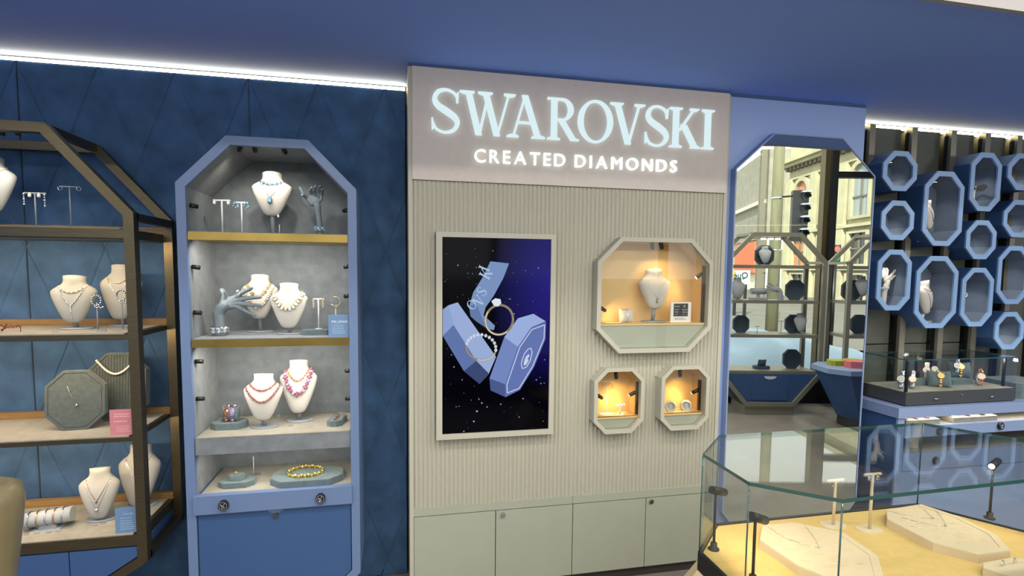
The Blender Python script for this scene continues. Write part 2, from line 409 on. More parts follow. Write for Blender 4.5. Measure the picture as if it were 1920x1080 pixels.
dx = [PL, pp(929, 1000).x, pp(1073, 1000).x, pp(1209, 1000).x, PR]
for i in range(4):
    d = MB().box(dx[i]+.002, dx[i+1]-.002, YP-.002, YP+.018, zDB, zTB-.002).build('door', 'white_door', fw)
    if i in (1, 3):
        lx, lz = (pp(942.5, 965) if i == 1 else pp(1220.5, 939.5)).xz
        MB().cyl((lx, YP-.010, lz), (lx, YP-.001, lz), .0115, 16).cyl((lx, YP-.0115, lz), (lx, YP-.0095, lz), .006, 10).build('lock', 'silver', d)

# ---- serif capitals, drawn in a unit box of the letter's own width and height
TH, TN, SE = .150, .055, .045
def _stroke(a, b, wa, wb=None):                         # a slanted bar cut level top and bottom
    wb = wa if wb is None else wb
    return [(a[0]-wa/2, a[1]), (a[0]+wa/2, a[1]), (b[0]+wb/2, b[1]), (b[0]-wb/2, b[1])]
def _rect(x0, x1, y0, y1): return [(x0, y0), (x1, y0), (x1, y1), (x0, y1)]
def _serif(x, y, w, up):                                # flat serif with small brackets
    s = 1 if up else -1; return [(x-w/2, y), (x+w/2, y), (x+w/2, y-s*SE*.8), (x+w*.22, y-s*SE*1.6), (x-w*.22, y-s*SE*1.6), (x-w/2, y-s*SE*.8)]
def _sweep(pts, n=10):                                  # variable-width centre line (x, y, width) -> quads
    out = []; C = []
    P = [pts[0]]+pts+[pts[-1]]
    for i in range(1, len(P)-2):
        for k in range(n):
            t = k/n; C.append(tuple(.5*(2*P[i][j]+(P[i+1][j]-P[i-1][j])*t+(2*P[i-1][j]-5*P[i][j]+4*P[i+1][j]-P[i+2][j])*t*t+(3*P[i][j]-P[i-1][j]-3*P[i+1][j]+P[i+2][j])*t**3) for j in range(3)))
    C.append(pts[-1]); L = []
    for i in range(len(C)):
        a, b = C[max(0, i-1)], C[min(len(C)-1, i+1)]; d = math.hypot(b[0]-a[0], b[1]-a[1]) or 1; nx, ny = -(b[1]-a[1])/d, (b[0]-a[0])/d; w = C[i][2]/2
        L.append(((C[i][0]+nx*w, C[i][1]+ny*w), (C[i][0]-nx*w, C[i][1]-ny*w)))
    return [[L[i][0], L[i][1], L[i+1][1], L[i+1][0]] for i in range(len(L)-1)]
def _ellring(cx, cy, ao, bo, ai, bi, t0=0, t1=2*PI, n=36):
    return [[(cx+ao*math.cos(a), cy+bo*math.sin(a)), (cx+ao*math.cos(b), cy+bo*math.sin(b)), (cx+ai*math.cos(b), cy+bi*math.sin(b)), (cx+ai*math.cos(a), cy+bi*math.sin(a))]
            for a, b in ((t0+(t1-t0)*i/n, t0+(t1-t0)*(i+1)/n) for i in range(n))]
def glyph(ch, w):                                       # w = width / cap height
    if ch == 'S':
        q = _sweep([(w*.90, .80, .035), (w*.78, .925, .05), (w*.52, .985, .055), (w*.25, .93, .09), (w*.13, .77, .115), (w*.24, .62, .135), (w*.55, .49, .15), (w*.82, .36, .135), (w*.90, .22, .11), (w*.76, .07, .085), (w*.48, .013, .055), (w*.2, .075, .05), (w*.07, .23, .035)])
        return q + [[(w*.87, .70), (w*.93, .70), (w*.95, .965), (w*.84, .90)], [(w*.02, .335), (w*.065, .335), (w*.12, .10), (w*.03, .05)]]
    if ch == 'W':
        return [_stroke((.15*w, 1), (.335*w, 0), TH), _stroke((.345*w, 0), (.50*w, .94), TN+.01), _stroke((.455*w, 1), (.66*w, 0), TH), _stroke((.665*w, 0), (.875*w, 1), TN),
                _serif(.13*w, 1, .26*w, True), _serif(.45*w, 1, .26*w, True), _serif(.89*w, 1, .21*w, True)]
    if ch == 'A':
        return [_stroke((.17*w, 0), (.47*w, .97), TN), _stroke((.47*w, 1), (.83*w, 0), TH, TH), _rect(.27*w, .70*w, .33, .33+TN), _serif(.16*w, 0, .31*w, False), _serif(.83*w, 0, .36*w, False)]
    if ch == 'V':
        return [_stroke((.19*w, 1), (.52*w, 0), TH), _stroke((.53*w, 0), (.83*w, 1), TN), _serif(.18*w, 1, .37*w, True), _serif(.84*w, 1, .30*w, True)]
    if ch == 'O':
        return _ellring(w/2, .5, w/2, .52, w/2-TH*.95, .52-TN)
    if ch == 'I':
        return [_rect(w/2-TH/2, w/2+TH/2, 0, 1), _serif(w/2, 1, w, True), _serif(w/2, 0, w, False)]
    if ch == 'K':
        return [_rect(.12*w, .12*w+TH, 0, 1), _serif(.12*w+TH/2, 1, .42*w, True), _serif(.12*w+TH/2, 0, .42*w, False), _stroke((.32*w, .42), (.82*w, 1), TN*1.25), _stroke((.46*w, .58), (.88*w, 0), TH*1.1), _serif(.82*w, 1, .30*w, True), _serif(.87*w, 0, .32*w, False)]
    if ch == 'R':
        return [_rect(.12*w, .12*w+TH, 0, 1), _serif(.12*w+TH/2-.01, 0, .40*w, False), _rect(0, .2*w, 1-SE, 1), _rect(.2*w, .50*w, 1-TN, 1), _rect(.2*w, .50*w, .46, .46+TN)] + \
               _ellring(.46*w, .73, .36*w, .27, .36*w-TH*.95, .27-TN, -PI/2, PI/2, 18) + [_stroke((.42*w, .50), (.84*w, .0), TH*1.05), [(.78*w, 0), (1.0*w, 0), (1.0*w, SE*.8), (.84*w, SE*1.5)]]
def put_glyph(polys, x, z, h, y0, y1, name, m, parent):
    mb = MB(); e = 0
    for p in polys:
        e += 1e-5
        mb.prism([(x+a*h, z+b*h) for a, b in p], 'Y', y0-e, y1)
    return mb.build(name, m, parent)
A8 = lambda x, y: pp(760+x/3, 100+y/3, YP-.014)
_wd = [('S', 143, 308, 200, 448), ('W', 305, 620, 214, 464), ('A', 568, 783, 240, 478), ('R', 797, 975, 254, 492), ('O', 968, 1165, 272, 502), ('V', 1150, 1345, 286, 512), ('S', 1343, 1480, 300, 526), ('K', 1483, 1650, 312, 534), ('I', 1663, 1732, 325, 543)]
zt = sum(A8((a+b)/2, t).z for _, a, b, t, u in _wd)/9; zb = sum(A8((a+b)/2, u).z for _, a, b, t, u in _wd)/9
for ch, a, b, t, u in _wd:
    xa, xb = A8(a, (t+u)/2).x, A8(b, (t+u)/2).x; h = zt-zb
    put_glyph(glyph(ch, (xb-xa)/h), xa, zb, h, YP-.026, YP-.012, 'letter', 'letter_glow', hd)
def font_mesh(s, size, ext=.004, bold=0):
    cu = bpy.data.curves.new('lettering', 'FONT'); cu.body = s; cu.size = size; cu.extrude = ext; cu.bevel_depth = bold; cu.bevel_resolution = 0; cu.resolution_u = 4
    o = bpy.data.objects.new('lettering', cu); COL.objects.link(o); dg = bpy.context.evaluated_depsgraph_get()
    me = bpy.data.meshes.new_from_object(o.evaluated_get(dg)); bpy.data.objects.remove(o); bpy.data.curves.remove(cu); return me
def text_line(s, x0, x1, z, h, Y, name, m, parent, per_letter=True, ext=.003, bold=0, tight=.0, rot=None):
    """sans capitals standing on the plane Y, spread evenly from x0 to x1"""
    ms = []
    for ch in s:
        if ch == ' ': ms.append(None); continue
        me = font_mesh(ch, 1.0, ext, bold); xs = [v.co.x for v in me.vertices]; ms.append((me, min(xs), max(xs)))
    hh = max(v.co.y for q in ms if q for v in q[0].vertices) if h else 1
    k = h/.729 if h else 1
    tw = sum((q[2]-q[1])*k for q in ms if q); gaps = sum(1 for q in ms if q)-1+2*sum(1 for q in ms if q is None); g = (x1-x0-tw)/max(1, gaps); x = x0; out = []
    org = ORG.get(parent.name, Vector((0, 0, 0)))
    mbs = MB()
    for q in ms:
        if q is None: x += g*1; continue
        me, a, b = q; vs = [Vector((x+(v.co.x-a)*k, Y-v.co.z, z+v.co.y*k)) for v in me.vertices]; fs = [tuple(p.vertices) for p in me.polygons]
        if per_letter: out.append(MB().add(vs, fs).build(name, m, parent))
        else: mbs.add(vs, fs)
        x += (b-a)*k+g; bpy.data.meshes.remove(me)
    if not per_letter: out.append(mbs.build(name, m, parent))
    return out
zs = (A8(424, 612).z+A8(1500, 672).z)/2; hs = ((A8(424, 538).z-A8(424, 612).z)+(A8(1500, 600).z-A8(1500, 672).z))/2
text_line('CREATED', A8(387, 575).x, A8(897, 600).x, zs, hs, YP-.018, 'letter', 'letter_glow_small', hd, bold=.010)
text_line('DIAMONDS', A8(951, 605).x, A8(1522, 638).x, zs, hs, YP-.018, 'letter', 'letter_glow_small', hd, bold=.010)
# ================================================================== wall screen
YS = YP-.035
def zb1(x, y, Y=YS): return at(800+x*260/669, 420+y*420/1080, Y)
sx0, sx1 = (zb1(46, 500).x, zb1(617, 500).x); sz1, sz0 = (zb1(330, 44).z, zb1(330, 1026).z)
ix0, ix1 = (zb1(75, 500).x, zb1(594, 500).x); iz1, iz0 = (zb1(330, 68).z, zb1(330, 1001).z)
scr = thing('wall_screen', 'upright video screen in beige frame showing floating blue ring boxes', 'screen', ((sx0+sx1)/2, YP, sz0), world=True)
MB().ring([(sx0, sz0), (sx1, sz0), (sx1, sz1), (sx0, sz1)], [(ix0, iz0), (ix1, iz0), (ix1, iz1), (ix0, iz1)], 'Y', YS-.006, YP+.004).build('frame', 'white_panel', scr)
def screen_mat():
    m = bpy.data.materials.new('screen_picture'); m.use_nodes = True; nt = m.node_tree; nt.nodes.clear(); L = nt.links.new
    o = nt.nodes.new('ShaderNodeOutputMaterial'); e = nt.nodes.new('ShaderNodeEmission'); tc = nt.nodes.new('ShaderNodeTexCoord')
    mp = nt.nodes.new('ShaderNodeMapping'); mp.inputs['Location'].default_value = (-(ix1-ORG[scr.name].x), 0, -(iz0+.76*(iz1-iz0)-ORG[scr.name].z)); L(tc.outputs['Object'], mp.inputs[0])
    mp2 = nt.nodes.new('ShaderNodeMapping'); mp2.inputs['Scale'].default_value = (3.4, .01, 2.0); L(mp.outputs[0], mp2.inputs[0])
    g = nt.nodes.new('ShaderNodeTexGradient'); g.gradient_type = 'SPHERICAL'; L(mp2.outputs[0], g.inputs[0])
    r = nt.nodes.new('ShaderNodeValToRGB'); r.color_ramp.elements[0].color = (.0012, .0012, .003, 1); r.color_ramp.elements[1].color = (.016, .012, .20, 1)
    L(g.outputs['Fac'], r.inputs[0]); L(r.outputs[0], e.inputs[0])
    gl = nt.nodes.new('ShaderNodeBsdfGlossy'); gl.inputs['Roughness'].default_value = .08; mx = nt.nodes.new('ShaderNodeMixShader'); mx.inputs[0].default_value = .008
    L(e.outputs[0], mx.inputs[1]); L(gl.outputs[0], mx.inputs[2]); L(mx.outputs[0], o.inputs[0]); return m
dis = MB().box(ix0, ix1, YS+.004, YS+.02, iz0, iz1).build('display', screen_mat(), scr)
_lay = [0]
def flat(polys, rgb, name, s=1.0, parent=dis):
    """one flat area of the picture shown on the display"""
    _lay[0] += 1; y = YS+.004-.00025*_lay[0]; mb = MB()
    for p in polys:
        q = [zb1(*a) for a in p]; mb.add([(v.x, y, v.z) for v in q], [tuple(range(len(q)))])
    lum = .3*rgb[0]+.55*rgb[1]+.15*rgb[2]; rgb = tuple(int(v*.78+lum*.20) for v in rgb)
    key = 'pixel_%d_%d_%d' % rgb
    return mb.build(name, M.get(key) or emis(key, rgb, s), parent)
def line(pts, w, closed=False):
    out = []; n = len(pts)
    for i in range(n if closed else n-1):
        a, b = pts[i], pts[(i+1) % n]; d = math.hypot(b[0]-a[0], b[1]-a[1]) or 1; nx, ny = -(b[1]-a[1])/d*w/2, (b[0]-a[0])/d*w/2
        out.append([(a[0]+nx, a[1]+ny), (a[0]-nx, a[1]-ny), (b[0]-nx, b[1]-ny), (b[0]+nx, b[1]+ny)])
    return out
rs = random.Random(3); stars = []
for (x, y, r) in [(151,199,3.5),(320,129,2.5),(240,210,2.5),(273,215,2),(540,212,3),(403,362,3),(423,434,3),(478,225,2),(88,278,2),(132,690,3.5),(120,632,3),(243,904,5),(228,953,4.5),(267,864,4),(253,846,3),(292,883,3.5),(358,870,3.5),(466,843,3.5),(447,932,3),(180,1001,3.5),(143,882,2.5),(157,880,2.5),(172,752,3),(530,752,3.5),(552,770,3),(568,768,2.5),(548,740,2),(570,655,2.5),(563,952,2),(200,238,2),(222,240,2),(216,850,2)]+[(rs.uniform(85, 580), rs.uniform(90, 990), rs.uniform(.8, 1.6)) for _ in range(60)]:
    stars.append([(x+r*math.cos(a*PI/3), y+r*math.sin(a*PI/3)) for a in range(6)])
flat(stars, (150, 165, 205), 'star_field')['kind'] = 'stuff'
flat([[(308,180),(398,190),(372,258),(335,258),(275,250)], [(275,250),(372,258),(325,345),(268,345),(225,330)], [(225,330),(325,345),(285,402),(205,400)], [(205,400),(285,402),(275,440),(292,505),(240,470),(212,445)], [(275,440),(330,490),(325,512),(292,505)]], (118, 150, 205), 'ribbon')
flat([[(205,400),(240,380),(262,440),(292,505),(240,470),(212,445)]], (96, 124, 182), 'ribbon_fold')
for ch, x, y, k, ang in (('I', 300, 232, 60, -68), ('K', 300, 272, 62, -62), ('S', 278, 352, 55, -55), ('V', 258, 405, 60, -50), ('O', 222, 420, 52, -48)):
    w = {'I': .3, 'K': .75, 'S': .6, 'V': .85, 'O': .85}[ch]; a = math.radians(ang); ca, sa = math.cos(a), math.sin(a)
    mbq = []
    for p in glyph(ch, w): mbq.append([(x+(u*ca+v*sa)*k*.9, y+(u*sa-v*ca)*k*.9*1.0+0) for u, v in [(q[0], q[1]) for q in p]])
    flat(mbq, (172, 200, 235), 'ribbon_letter')
flat([[(78,412),(105,392),(130,487),(78,540)]], (138, 166, 224), 'box_end')
flat([[(78,540),(130,487),(240,660),(180,710)]], (92, 118, 186), 'box_side')
flat([[(105,392),(150,378),(250,520),(335,640),(300,722),(240,660),(130,487)]], (150, 176, 228), 'box_inside')
flat([[(180,710),(240,660),(300,725),(255,772)]], (58, 74, 128), 'box_bottom')
flat([[(375,545),(440,455),(515,433),(576,470),(505,498),(440,592)]], (152, 178, 236), 'lid_top')
flat([[(375,545),(440,592),(378,772),(303,745)]], (112, 138, 208), 'lid_side')
flat([[(303,745),(378,772),(380,835),(308,802)]], (72, 92, 156), 'lid_bottom')
flat([[(440,592),(505,498),(576,474),(573,555),(518,690),(450,800),(380,835),(378,772)]], (96, 118, 194), 'lid_face')
flat(line([(449,594),(508,509),(569,486),(566,552),(511,686),(446,792),(389,815),(387,774)], 4.5, True), (196, 210, 240), 'lid_outline')
flat(line([(470,628),(488,604),(503,598),(509,618),(499,660),(481,690),(461,697),(456,672)], 4, True) + [[(468,668),(478,640),(492,626),(496,636),(486,650),(492,656),(482,676),(470,684)]], (205, 216, 242), 'lid_emblem')
def ell(cx, cy, a, b, rot, t0=0, t1=2*PI, n=30): return [(cx+a*math.cos(t0+(t1-t0)*i/n)*math.cos(rot)-b*math.sin(t0+(t1-t0)*i/n)*math.sin(rot), cy+a*math.cos(t0+(t1-t0)*i/n)*math.sin(rot)+b*math.sin(t0+(t1-t0)*i/n)*math.cos(rot)) for i in range(n+1)]
flat(line(ell(350, 462, 66, 72, .3), 11), (150, 132, 104), 'ring_band'); flat(line(ell(350, 462, 66, 72, .3, PI*.2, PI*1.1), 5), (226, 214, 190), 'ring_shine')
flat([[(312,372),(330,358),(356,362),(360,382),(344,398),(324,394)]], (222, 232, 246), 'ring_stone')
flat(line(ell(262, 598, 72, 58, .25, -.2, PI*1.02), 9), (156, 140, 116), 'ring_band'); flat(line(ell(262, 598, 72, 58, .25, .2, 1.6), 4), (228, 216, 196), 'ring_shine')
flat([[(x+8*math.cos(a*PI/3), y+9*math.sin(a*PI/3)) for a in range(6)] for x, y in ell(262, 598, 72, 64, .25, PI*1.02, PI*1.96, 11)], (204, 214, 232), 'ring_stones')
del mbq

# ================================================================== spotlight fixtures used all over the shop
def spot_fixture(parent, p, aim, L=.028, r=.0085, face=False, name='spotlight'):
    p = Vector(p); d = (Vector(aim)-p).normalized(); o = MB().cyl(p-d*L*.5, p+d*L*.5, r, 12).build(name, 'black', parent)
    if face: MB().cyl(p+d*L*.5, p+d*(L*.5+.0012), r*.85, 12).build('lamp_face', 'led_face', o)
    return o

# ================================================================== lit octagon niches in the white wall
def niche(N, t, label, zpx, depth, energy, spots, track, color, apron):
    cx, cz, w, h, c = N; o8 = oct8(*N); i8 = inset(o8, t); y0 = YN; y1 = YN+depth
    nt_ = thing('display_niche', label, 'display niche', (cx, YP, cz-h/2), world=True, group='octagon niches in the white wall')
    MB().ring(o8, i8, 'Y', y0, YP+.02).build('frame', 'white_panel', nt_)
    i9 = inset(o8, t+.002)
    MB().ring(inset(o8, t*.6), i9, 'Y', YP+.002, y1).build('lining', 'niche_cream', nt_)
    MB().prism(inset(o8, t*.6), 'Y', y1, y1+.006).build('back_panel', 'niche_cream', nt_)
    zsh = zpx; poly = clip(i9, 0, 1, zsh); poly = [(x, z) for x, z in poly]
    MB().prism(poly, 'Y', y0+.03, y0+.042).build('apron', apron, nt_)
    xs = [p[0] for p in clip(clip(i9, 0, -1, -(zsh-.001)), 0, 1, zsh+.001)]
    MB().box(min(xs)+.001, max(xs)-.001, y0+.026, y1, zsh-.010, zsh).build('shelf', 'niche_cream', nt_)
    MB().prism(inset(o8, t-.001), 'Y', y0+.006, y0+.010).build('glass_pane', 'glass', nt_)
    for (px, py, ax, ay) in spots:
        p = at(px, py, y0+.05); a = at(ax, ay, y1-.03); spot_fixture(nt_, p, a, .034, .0095)
        q = Vector(p)+(Vector(a)-Vector(p)).normalized()*.02
        lamp('spot_bulb', 'SPOT', q, energy, color, a, spot=110, blend=.8, parent=nt_, radius=.008)
    if track:
        (x, ya, yb, sy) = track; a = at(x, ya, y0+.035); b = at(x, yb, y0+.035)
        MB().box(a.x-.006, a.x+.006, y0+.028, y0+.042, b.z, a.z).build('track', 'black', nt_)
        p = at(x-9, sy, y0+.045); a2 = Vector((cx-.02, y1-.02, zsh+.03)); sp = spot_fixture(nt_, p, a2, .036, .0095, True)
        lamp('spot_bulb', 'SPOT', p+(a2-p).normalized()*.022, energy*1.1, color, a2, spot=120, blend=.8, parent=nt_, radius=.008)
    return nt_, zsh, y0, y1
def zat(x, y, Y): return at(x, y, Y).z
NA = niche(N1, .021, 'largest octagon niche with cream interior and necklace bust', zat(1230, 606, YN+.03), .15, 1.0, [(1223, 461, 1235, 560), (1240, 461, 1260, 560), (1131, 580, 1160, 600)], (1320, 498, 604, 517), (1, .66, .30), 'white_door')
NB = niche(N2, .019, 'small amber lit octagon niche holding an earring bar', zat(1160, 781, YN+.03), .13, .95, [(1155, 704, 1160, 760), (1125, 744, 1150, 760)], (1195, 716, 776, 738), (1, .58, .16), 'white_door')
NC = niche(N3, .019, 'small amber lit octagon niche holding two round ring holders', zat(1285, 774, YN+.03), .13, .95, [(1275, 700, 1275, 750)], (1312, 712, 769, 734), (1, .58, .16), 'white_door')
# ================================================================== jewellery display pieces
BT = [0, .02, .06, .14, .26, .40, .54, .64, .69, .73, .77, .80, .83, .87, .93, 1.0]
BWID = [.22, .32, .42, .53, .67, .81, .94, 1.0, .995, .92, .79, .67, .57, .505, .485, .50]
BDEP = [.08, .14, .20, .28, .36, .42, .44, .42, .40, .37, .35, .34, .34, .36, .38, .39]
class Bust: pass
def _itp(xs, ys, t):
    for i in range(len(xs)-1):
        if t <= xs[i+1]: k = (t-xs[i])/(xs[i+1]-xs[i]); return ys[i]+(ys[i+1]-ys[i])*max(0, k)
    return ys[-1]
def bust(label, loc, w, h, z0, material='bust_white', rz=0, lean=.16, group=None, foot=True, name='necklace_bust', slim=1.0, footmat='grey_post'):
    """a neck-and-shoulder form: h = height of the form, z0 = height of its lowest point above the shelf"""
    b = Bust(); b.w, b.h, b.z0, b.lean, b.loc, b.rz = w, h, z0, lean, Vector(loc), rz
    t = thing(name, label, 'bust', loc, rz, group); b.root = t; rings = []
    def yc(k): return (k-.45)*h*lean
    b.yc = yc
    for i, k in enumerate(BT):
        a = BWID[i]*w/2*(slim if k < .8 else 1); d = BDEP[i]*w/2; ring = []
        for j in range(28):
            an = 2*PI*j/28; cx, sy = math.cos(an), math.sin(an); e = 1 if k > .84 else .85
            y = d*math.copysign(abs(sy)**e, sy); y = y*.45 if (y > 0 and k < .8) else y
            ring.append((a*math.copysign(abs(cx)**e, cx), yc(k)+y, z0+k*h))
        rings.append(ring)
    tl = rings[-1]; rings[-1] = [(x, y, z-(y-yc(1))*.25) for x, y, z in tl]
    MB().loft(rings).build('form', material, t)
    if foot:
        MB().cyl((0, .01, .006), (0, yc(.1)+.004, z0+h*.10), w*.055, 10).build('stem', footmat, t)
        MB().lathe([(w*.36, 0), (w*.37, .002), (w*.36, .0065), (w*.30, .008)], (0, .01, 0), 24, sx=1, sy=.62).build('foot', footmat, t)
    return b
def bsurf(b, x, z):
    k = (z-b.z0)/b.h; a = _itp(BT, BWID, k)*b.w/2; d = _itp(BT, BDEP, k)*b.w/2; u = max(0.0, 1-(abs(x)/a)**(2/.9)); return b.yc(k)-d*u**.5
def neck_path(b, xk, kt, kb, n=40, p=2.0, back=True):
    P = []; xw = xk*b.w/2; zt = b.z0+kt*b.h; zb_ = b.z0+kb*b.h
    for i in range(n+1):
        t = -1+2*i/n; x = xw*t*(1 if p < 2.4 else 1); z = zb_+(zt-zb_)*abs(t)**p; P.append(Vector((x, bsurf(b, x, z), z)))
    if back:
        yb_ = b.yc(kt); A = [Vector((xw*math.cos(a), yb_+.42*b.w*.5*math.sin(a), zt+.02*b.h*math.sin(a))) for a in (PI*.25, PI*.5, PI*.75)]
        P = A[::-1][::-1] and ([] + P + A)
    return P
def jewel(b, label, paths, style, materials, size, cat='necklace', name='necklace', pendant=None, group=None):
    """jewellery lying on bust b; beads or cut stones strung along the paths"""
    mb = MB(); ms = list(materials)
    for P in paths:
        L = [0]
        for i in range(1, len(P)): L.append(L[-1]+(P[i]-P[i-1]).length)
        if style == 'chain': mb.tube([p+Vector((0, -size*.6, 0)) for p in P], size, 5, closed=False); continue
        st = size*(1.9 if style == 'bead' else 1.55); n = max(3, int(L[-1]/st)); k = 0
        if style == 'stone': mb.tube([p+Vector((0, -size*.2, 0)) for p in P], size*.25, 4)
        for q in range(n):
            s = (q+.5)/n*L[-1]
            while k < len(L)-2 and L[k+1] < s: k += 1
            u = (s-L[k])/max(1e-9, L[k+1]-L[k]); p = P[k].lerp(P[k+1], u); d = (P[k+1]-P[k]).normalized(); m = q % len(ms)
            if style == 'bead': mb.ball(p+Vector((0, -size*.7, 0)), size, m, 6, 3)
            else:
                nv = Vector((0, -1, .1)).normalized(); d = (d-nv*d.dot(nv)).normalized(); e = nv.cross(d); big = 1+.35*((q*7) % 3-1)*.5
                mb.gem(p+nv*size*.55, d*size*.62, e*size*1.05*big, nv*size*.55, m)
    if pendant:
        for (x, z, r, m) in pendant:
            zz = b.z0+z*b.h; xx = x*b.w/2; mb.gem((xx, bsurf(b, xx, zz)-r*.6, zz), (r*.75, 0, 0), (0, 0, r), (0, -r*.5, 0), m)
    o = mb.build(name, ms); o.location = b.loc; o.rotation_euler = (0, 0, b.rz); return tag(o, label, cat, group)
def bust_px(label, xl, xr, yt, yb, Y, zs, **k):
    """a bust from its outline in the photo, at depth Y, on a shelf of height zs"""
    ym = (yt+yb)/2; w = (at(xr, ym, Y)-at(xl, ym, Y)).x; c = at((xl+xr)/2, ym, Y); zt = at((xl+xr)/2, yt, Y).z; z0 = at((xl+xr)/2, yb, Y).z
    return bust(label, (c.x, Y, zs), w, zt-z0, max(.006, z0-zs), **k)
def octpad(name, label, loc, w, d, h, c, material='pad_suede', rz=0, group=None, cat='display pad', rim=.006):
    t = thing(name, label, cat, loc, rz, group); o8 = oct8(0, 0, w, d, c)
    MB().prism(o8, 'Z', 0, h*.86).prism(inset(o8, .0015), 'Z', h*.86, h).build('pad', material, t)
    MB().ring(inset(o8, rim*.3), inset(o8, rim), 'Z', h, h+.0015).build('rim', material, t)
    return t
def plaque(label, loc, w, h, c, th, tilt, rz, ribs=0, material='pad_suede', group=None, name='velvet_plaque'):
    t = thing(name, label, 'display plaque', loc, rz, group); R = Matrix.Rotation(-tilt, 4, 'X')
    o8 = oct8(0, h/2, w, h, c)
    MB().prism(o8, 'Y', 0, th).ring(o8, inset(o8, .010), 'Y', -.004, .001).xf(R).build('board', material, t)
    if ribs:
        i8 = inset(o8, .012); wi = w-.024
        for k in range(ribs):
            x0 = -wi/2+wi*k/ribs; x1 = x0+wi/ribs; sp = [oct_span(i8, x) for x in (x0+.0012, x1-.0012)]
            if not all(sp): continue
            lo = max(q[0] for q in sp); hi = min(q[1] for q in sp); xm_ = (x0+x1)/2
            MB().prism([(x0+.0008, .001), (x0+(x1-x0)*.25, -.003), (x1-(x1-x0)*.25, -.003), (x1-.0008, .001)], 'Z', lo, hi).xf(R).build('rib', material, t)
    else: MB().prism(inset(o8, .013), 'Y', -.0025, 0).xf(R).build('face', material, t)
    return t, R
def tstand(label, loc, h, barw, r=.003, material='acrylic_white', base=.03, group='earring stands', name='earring_stand', depth=True):
    t = thing(name, label, 'earring stand', loc, 0, group)
    MB().prism(oct8(0, 0, base, base*.7, base*.2), 'Z', 0, .003).build('base', material, t)
    MB().cyl((0, 0, .003), (0, 0, h), r, 8).build('post', material, t)
    MB().tube([(-barw/2, 0, h-.004), (-barw/2, 0, h), (barw/2, 0, h), (barw/2, 0, h-.004)], r, 8).build('bar', material, t)
    return t
def earring(label, loc, style, m='crystal', s=.01, group='earrings on stands'):
    mb = MB()
    if style == 'stud': mb.gem((0, -.002, -s), (s*.8, 0, 0), (0, 0, s), (0, -s*.5, 0)).gem((0, -.002, -s*.0), (s*.4, 0, 0), (0, 0, s*.45), (0, -s*.4, 0))
    if style == 'drop':
        for k in range(5): mb.ball((0, -.002, -s*(.4+k*1.05)), s*(.32 if k % 2 else .45), 0, 6, 3)
        mb.tube([(0, -.001, 0), (0, -.001, -s*4.6)], s*.1, 4)
    if style == 'cluster':
        for k in range(7): a = k*2.4; mb.gem((math.cos(a)*s*.8, -.002, -s*1.1+math.sin(a)*s), (s*.4, 0, 0), (0, 0, s*.45), (0, -s*.4, 0))
    if style == 'hoop': mb.tube([(s*math.sin(a), 0, -s+s*math.cos(a)) for a in [2*PI*i/16 for i in range(15)]], s*.14, 6)
    if style == 'long':
        for k in range(6): mb.gem((0, -.002, -s*(.3+k*.8)), (s*.42, 0, 0), (0, 0, s*.42), (0, -s*.3, 0))
    o = mb.build('earring', m); o.location = loc; return tag(o, label, 'earring', group)
def card(name, label, p0, p1, zs, Y, th, material, cat='sign card', lean=.0, rz=0):
    t = thing(name, label, cat, ((p0+p1)/2, Y, zs[0]), rz, world=True)
    MB().box(p0, p1, Y, Y+th, zs[0], zs[1]).box(p0, p1, Y+th, Y+th+.018, zs[0], zs[0]+.002).build('card', material, t); return t
def textbars(parent, x0, x1, zs, Y, hgt, m, name='printed_lines', jag=None):
    rr = random.Random(len(zs)); mb = MB()
    for z in zs:
        a = x0; e = x1-(x1-x0)*rr.uniform(0, .25)
        while a < e: b = min(e, a+(x1-x0)*rr.uniform(.06, .16)); mb.box(a, b, Y-.0006, Y, z, z+hgt); a = b+(x1-x0)*.03
    return mb.build(name, m, parent)
def price_tag(label, loc, group, rz=0):
    o = MB().prism([(-.008, 0), (.008, 0), (.008, .004), (-.008, .004)], 'X', -.009, .009).build('price_tag', 'ink_grey')
    o.data.clear_geometry(); mb = MB().add([(-.009, -.004, 0), (.009, -.004, 0), (.009, .003, 0), (-.009, .003, 0), (-.009, .003, .005), (.009, .003, .005)], [(0, 1, 2, 3), (3, 2, 5, 4), (0, 3, 4), (1, 5, 2), (0, 4, 5, 1)])
    o.data.from_pydata([tuple(v) for v in mb.v], [], mb.f); o.location = loc; o.rotation_euler = (0, 0, rz); return tag(o, label, 'price tag', group)

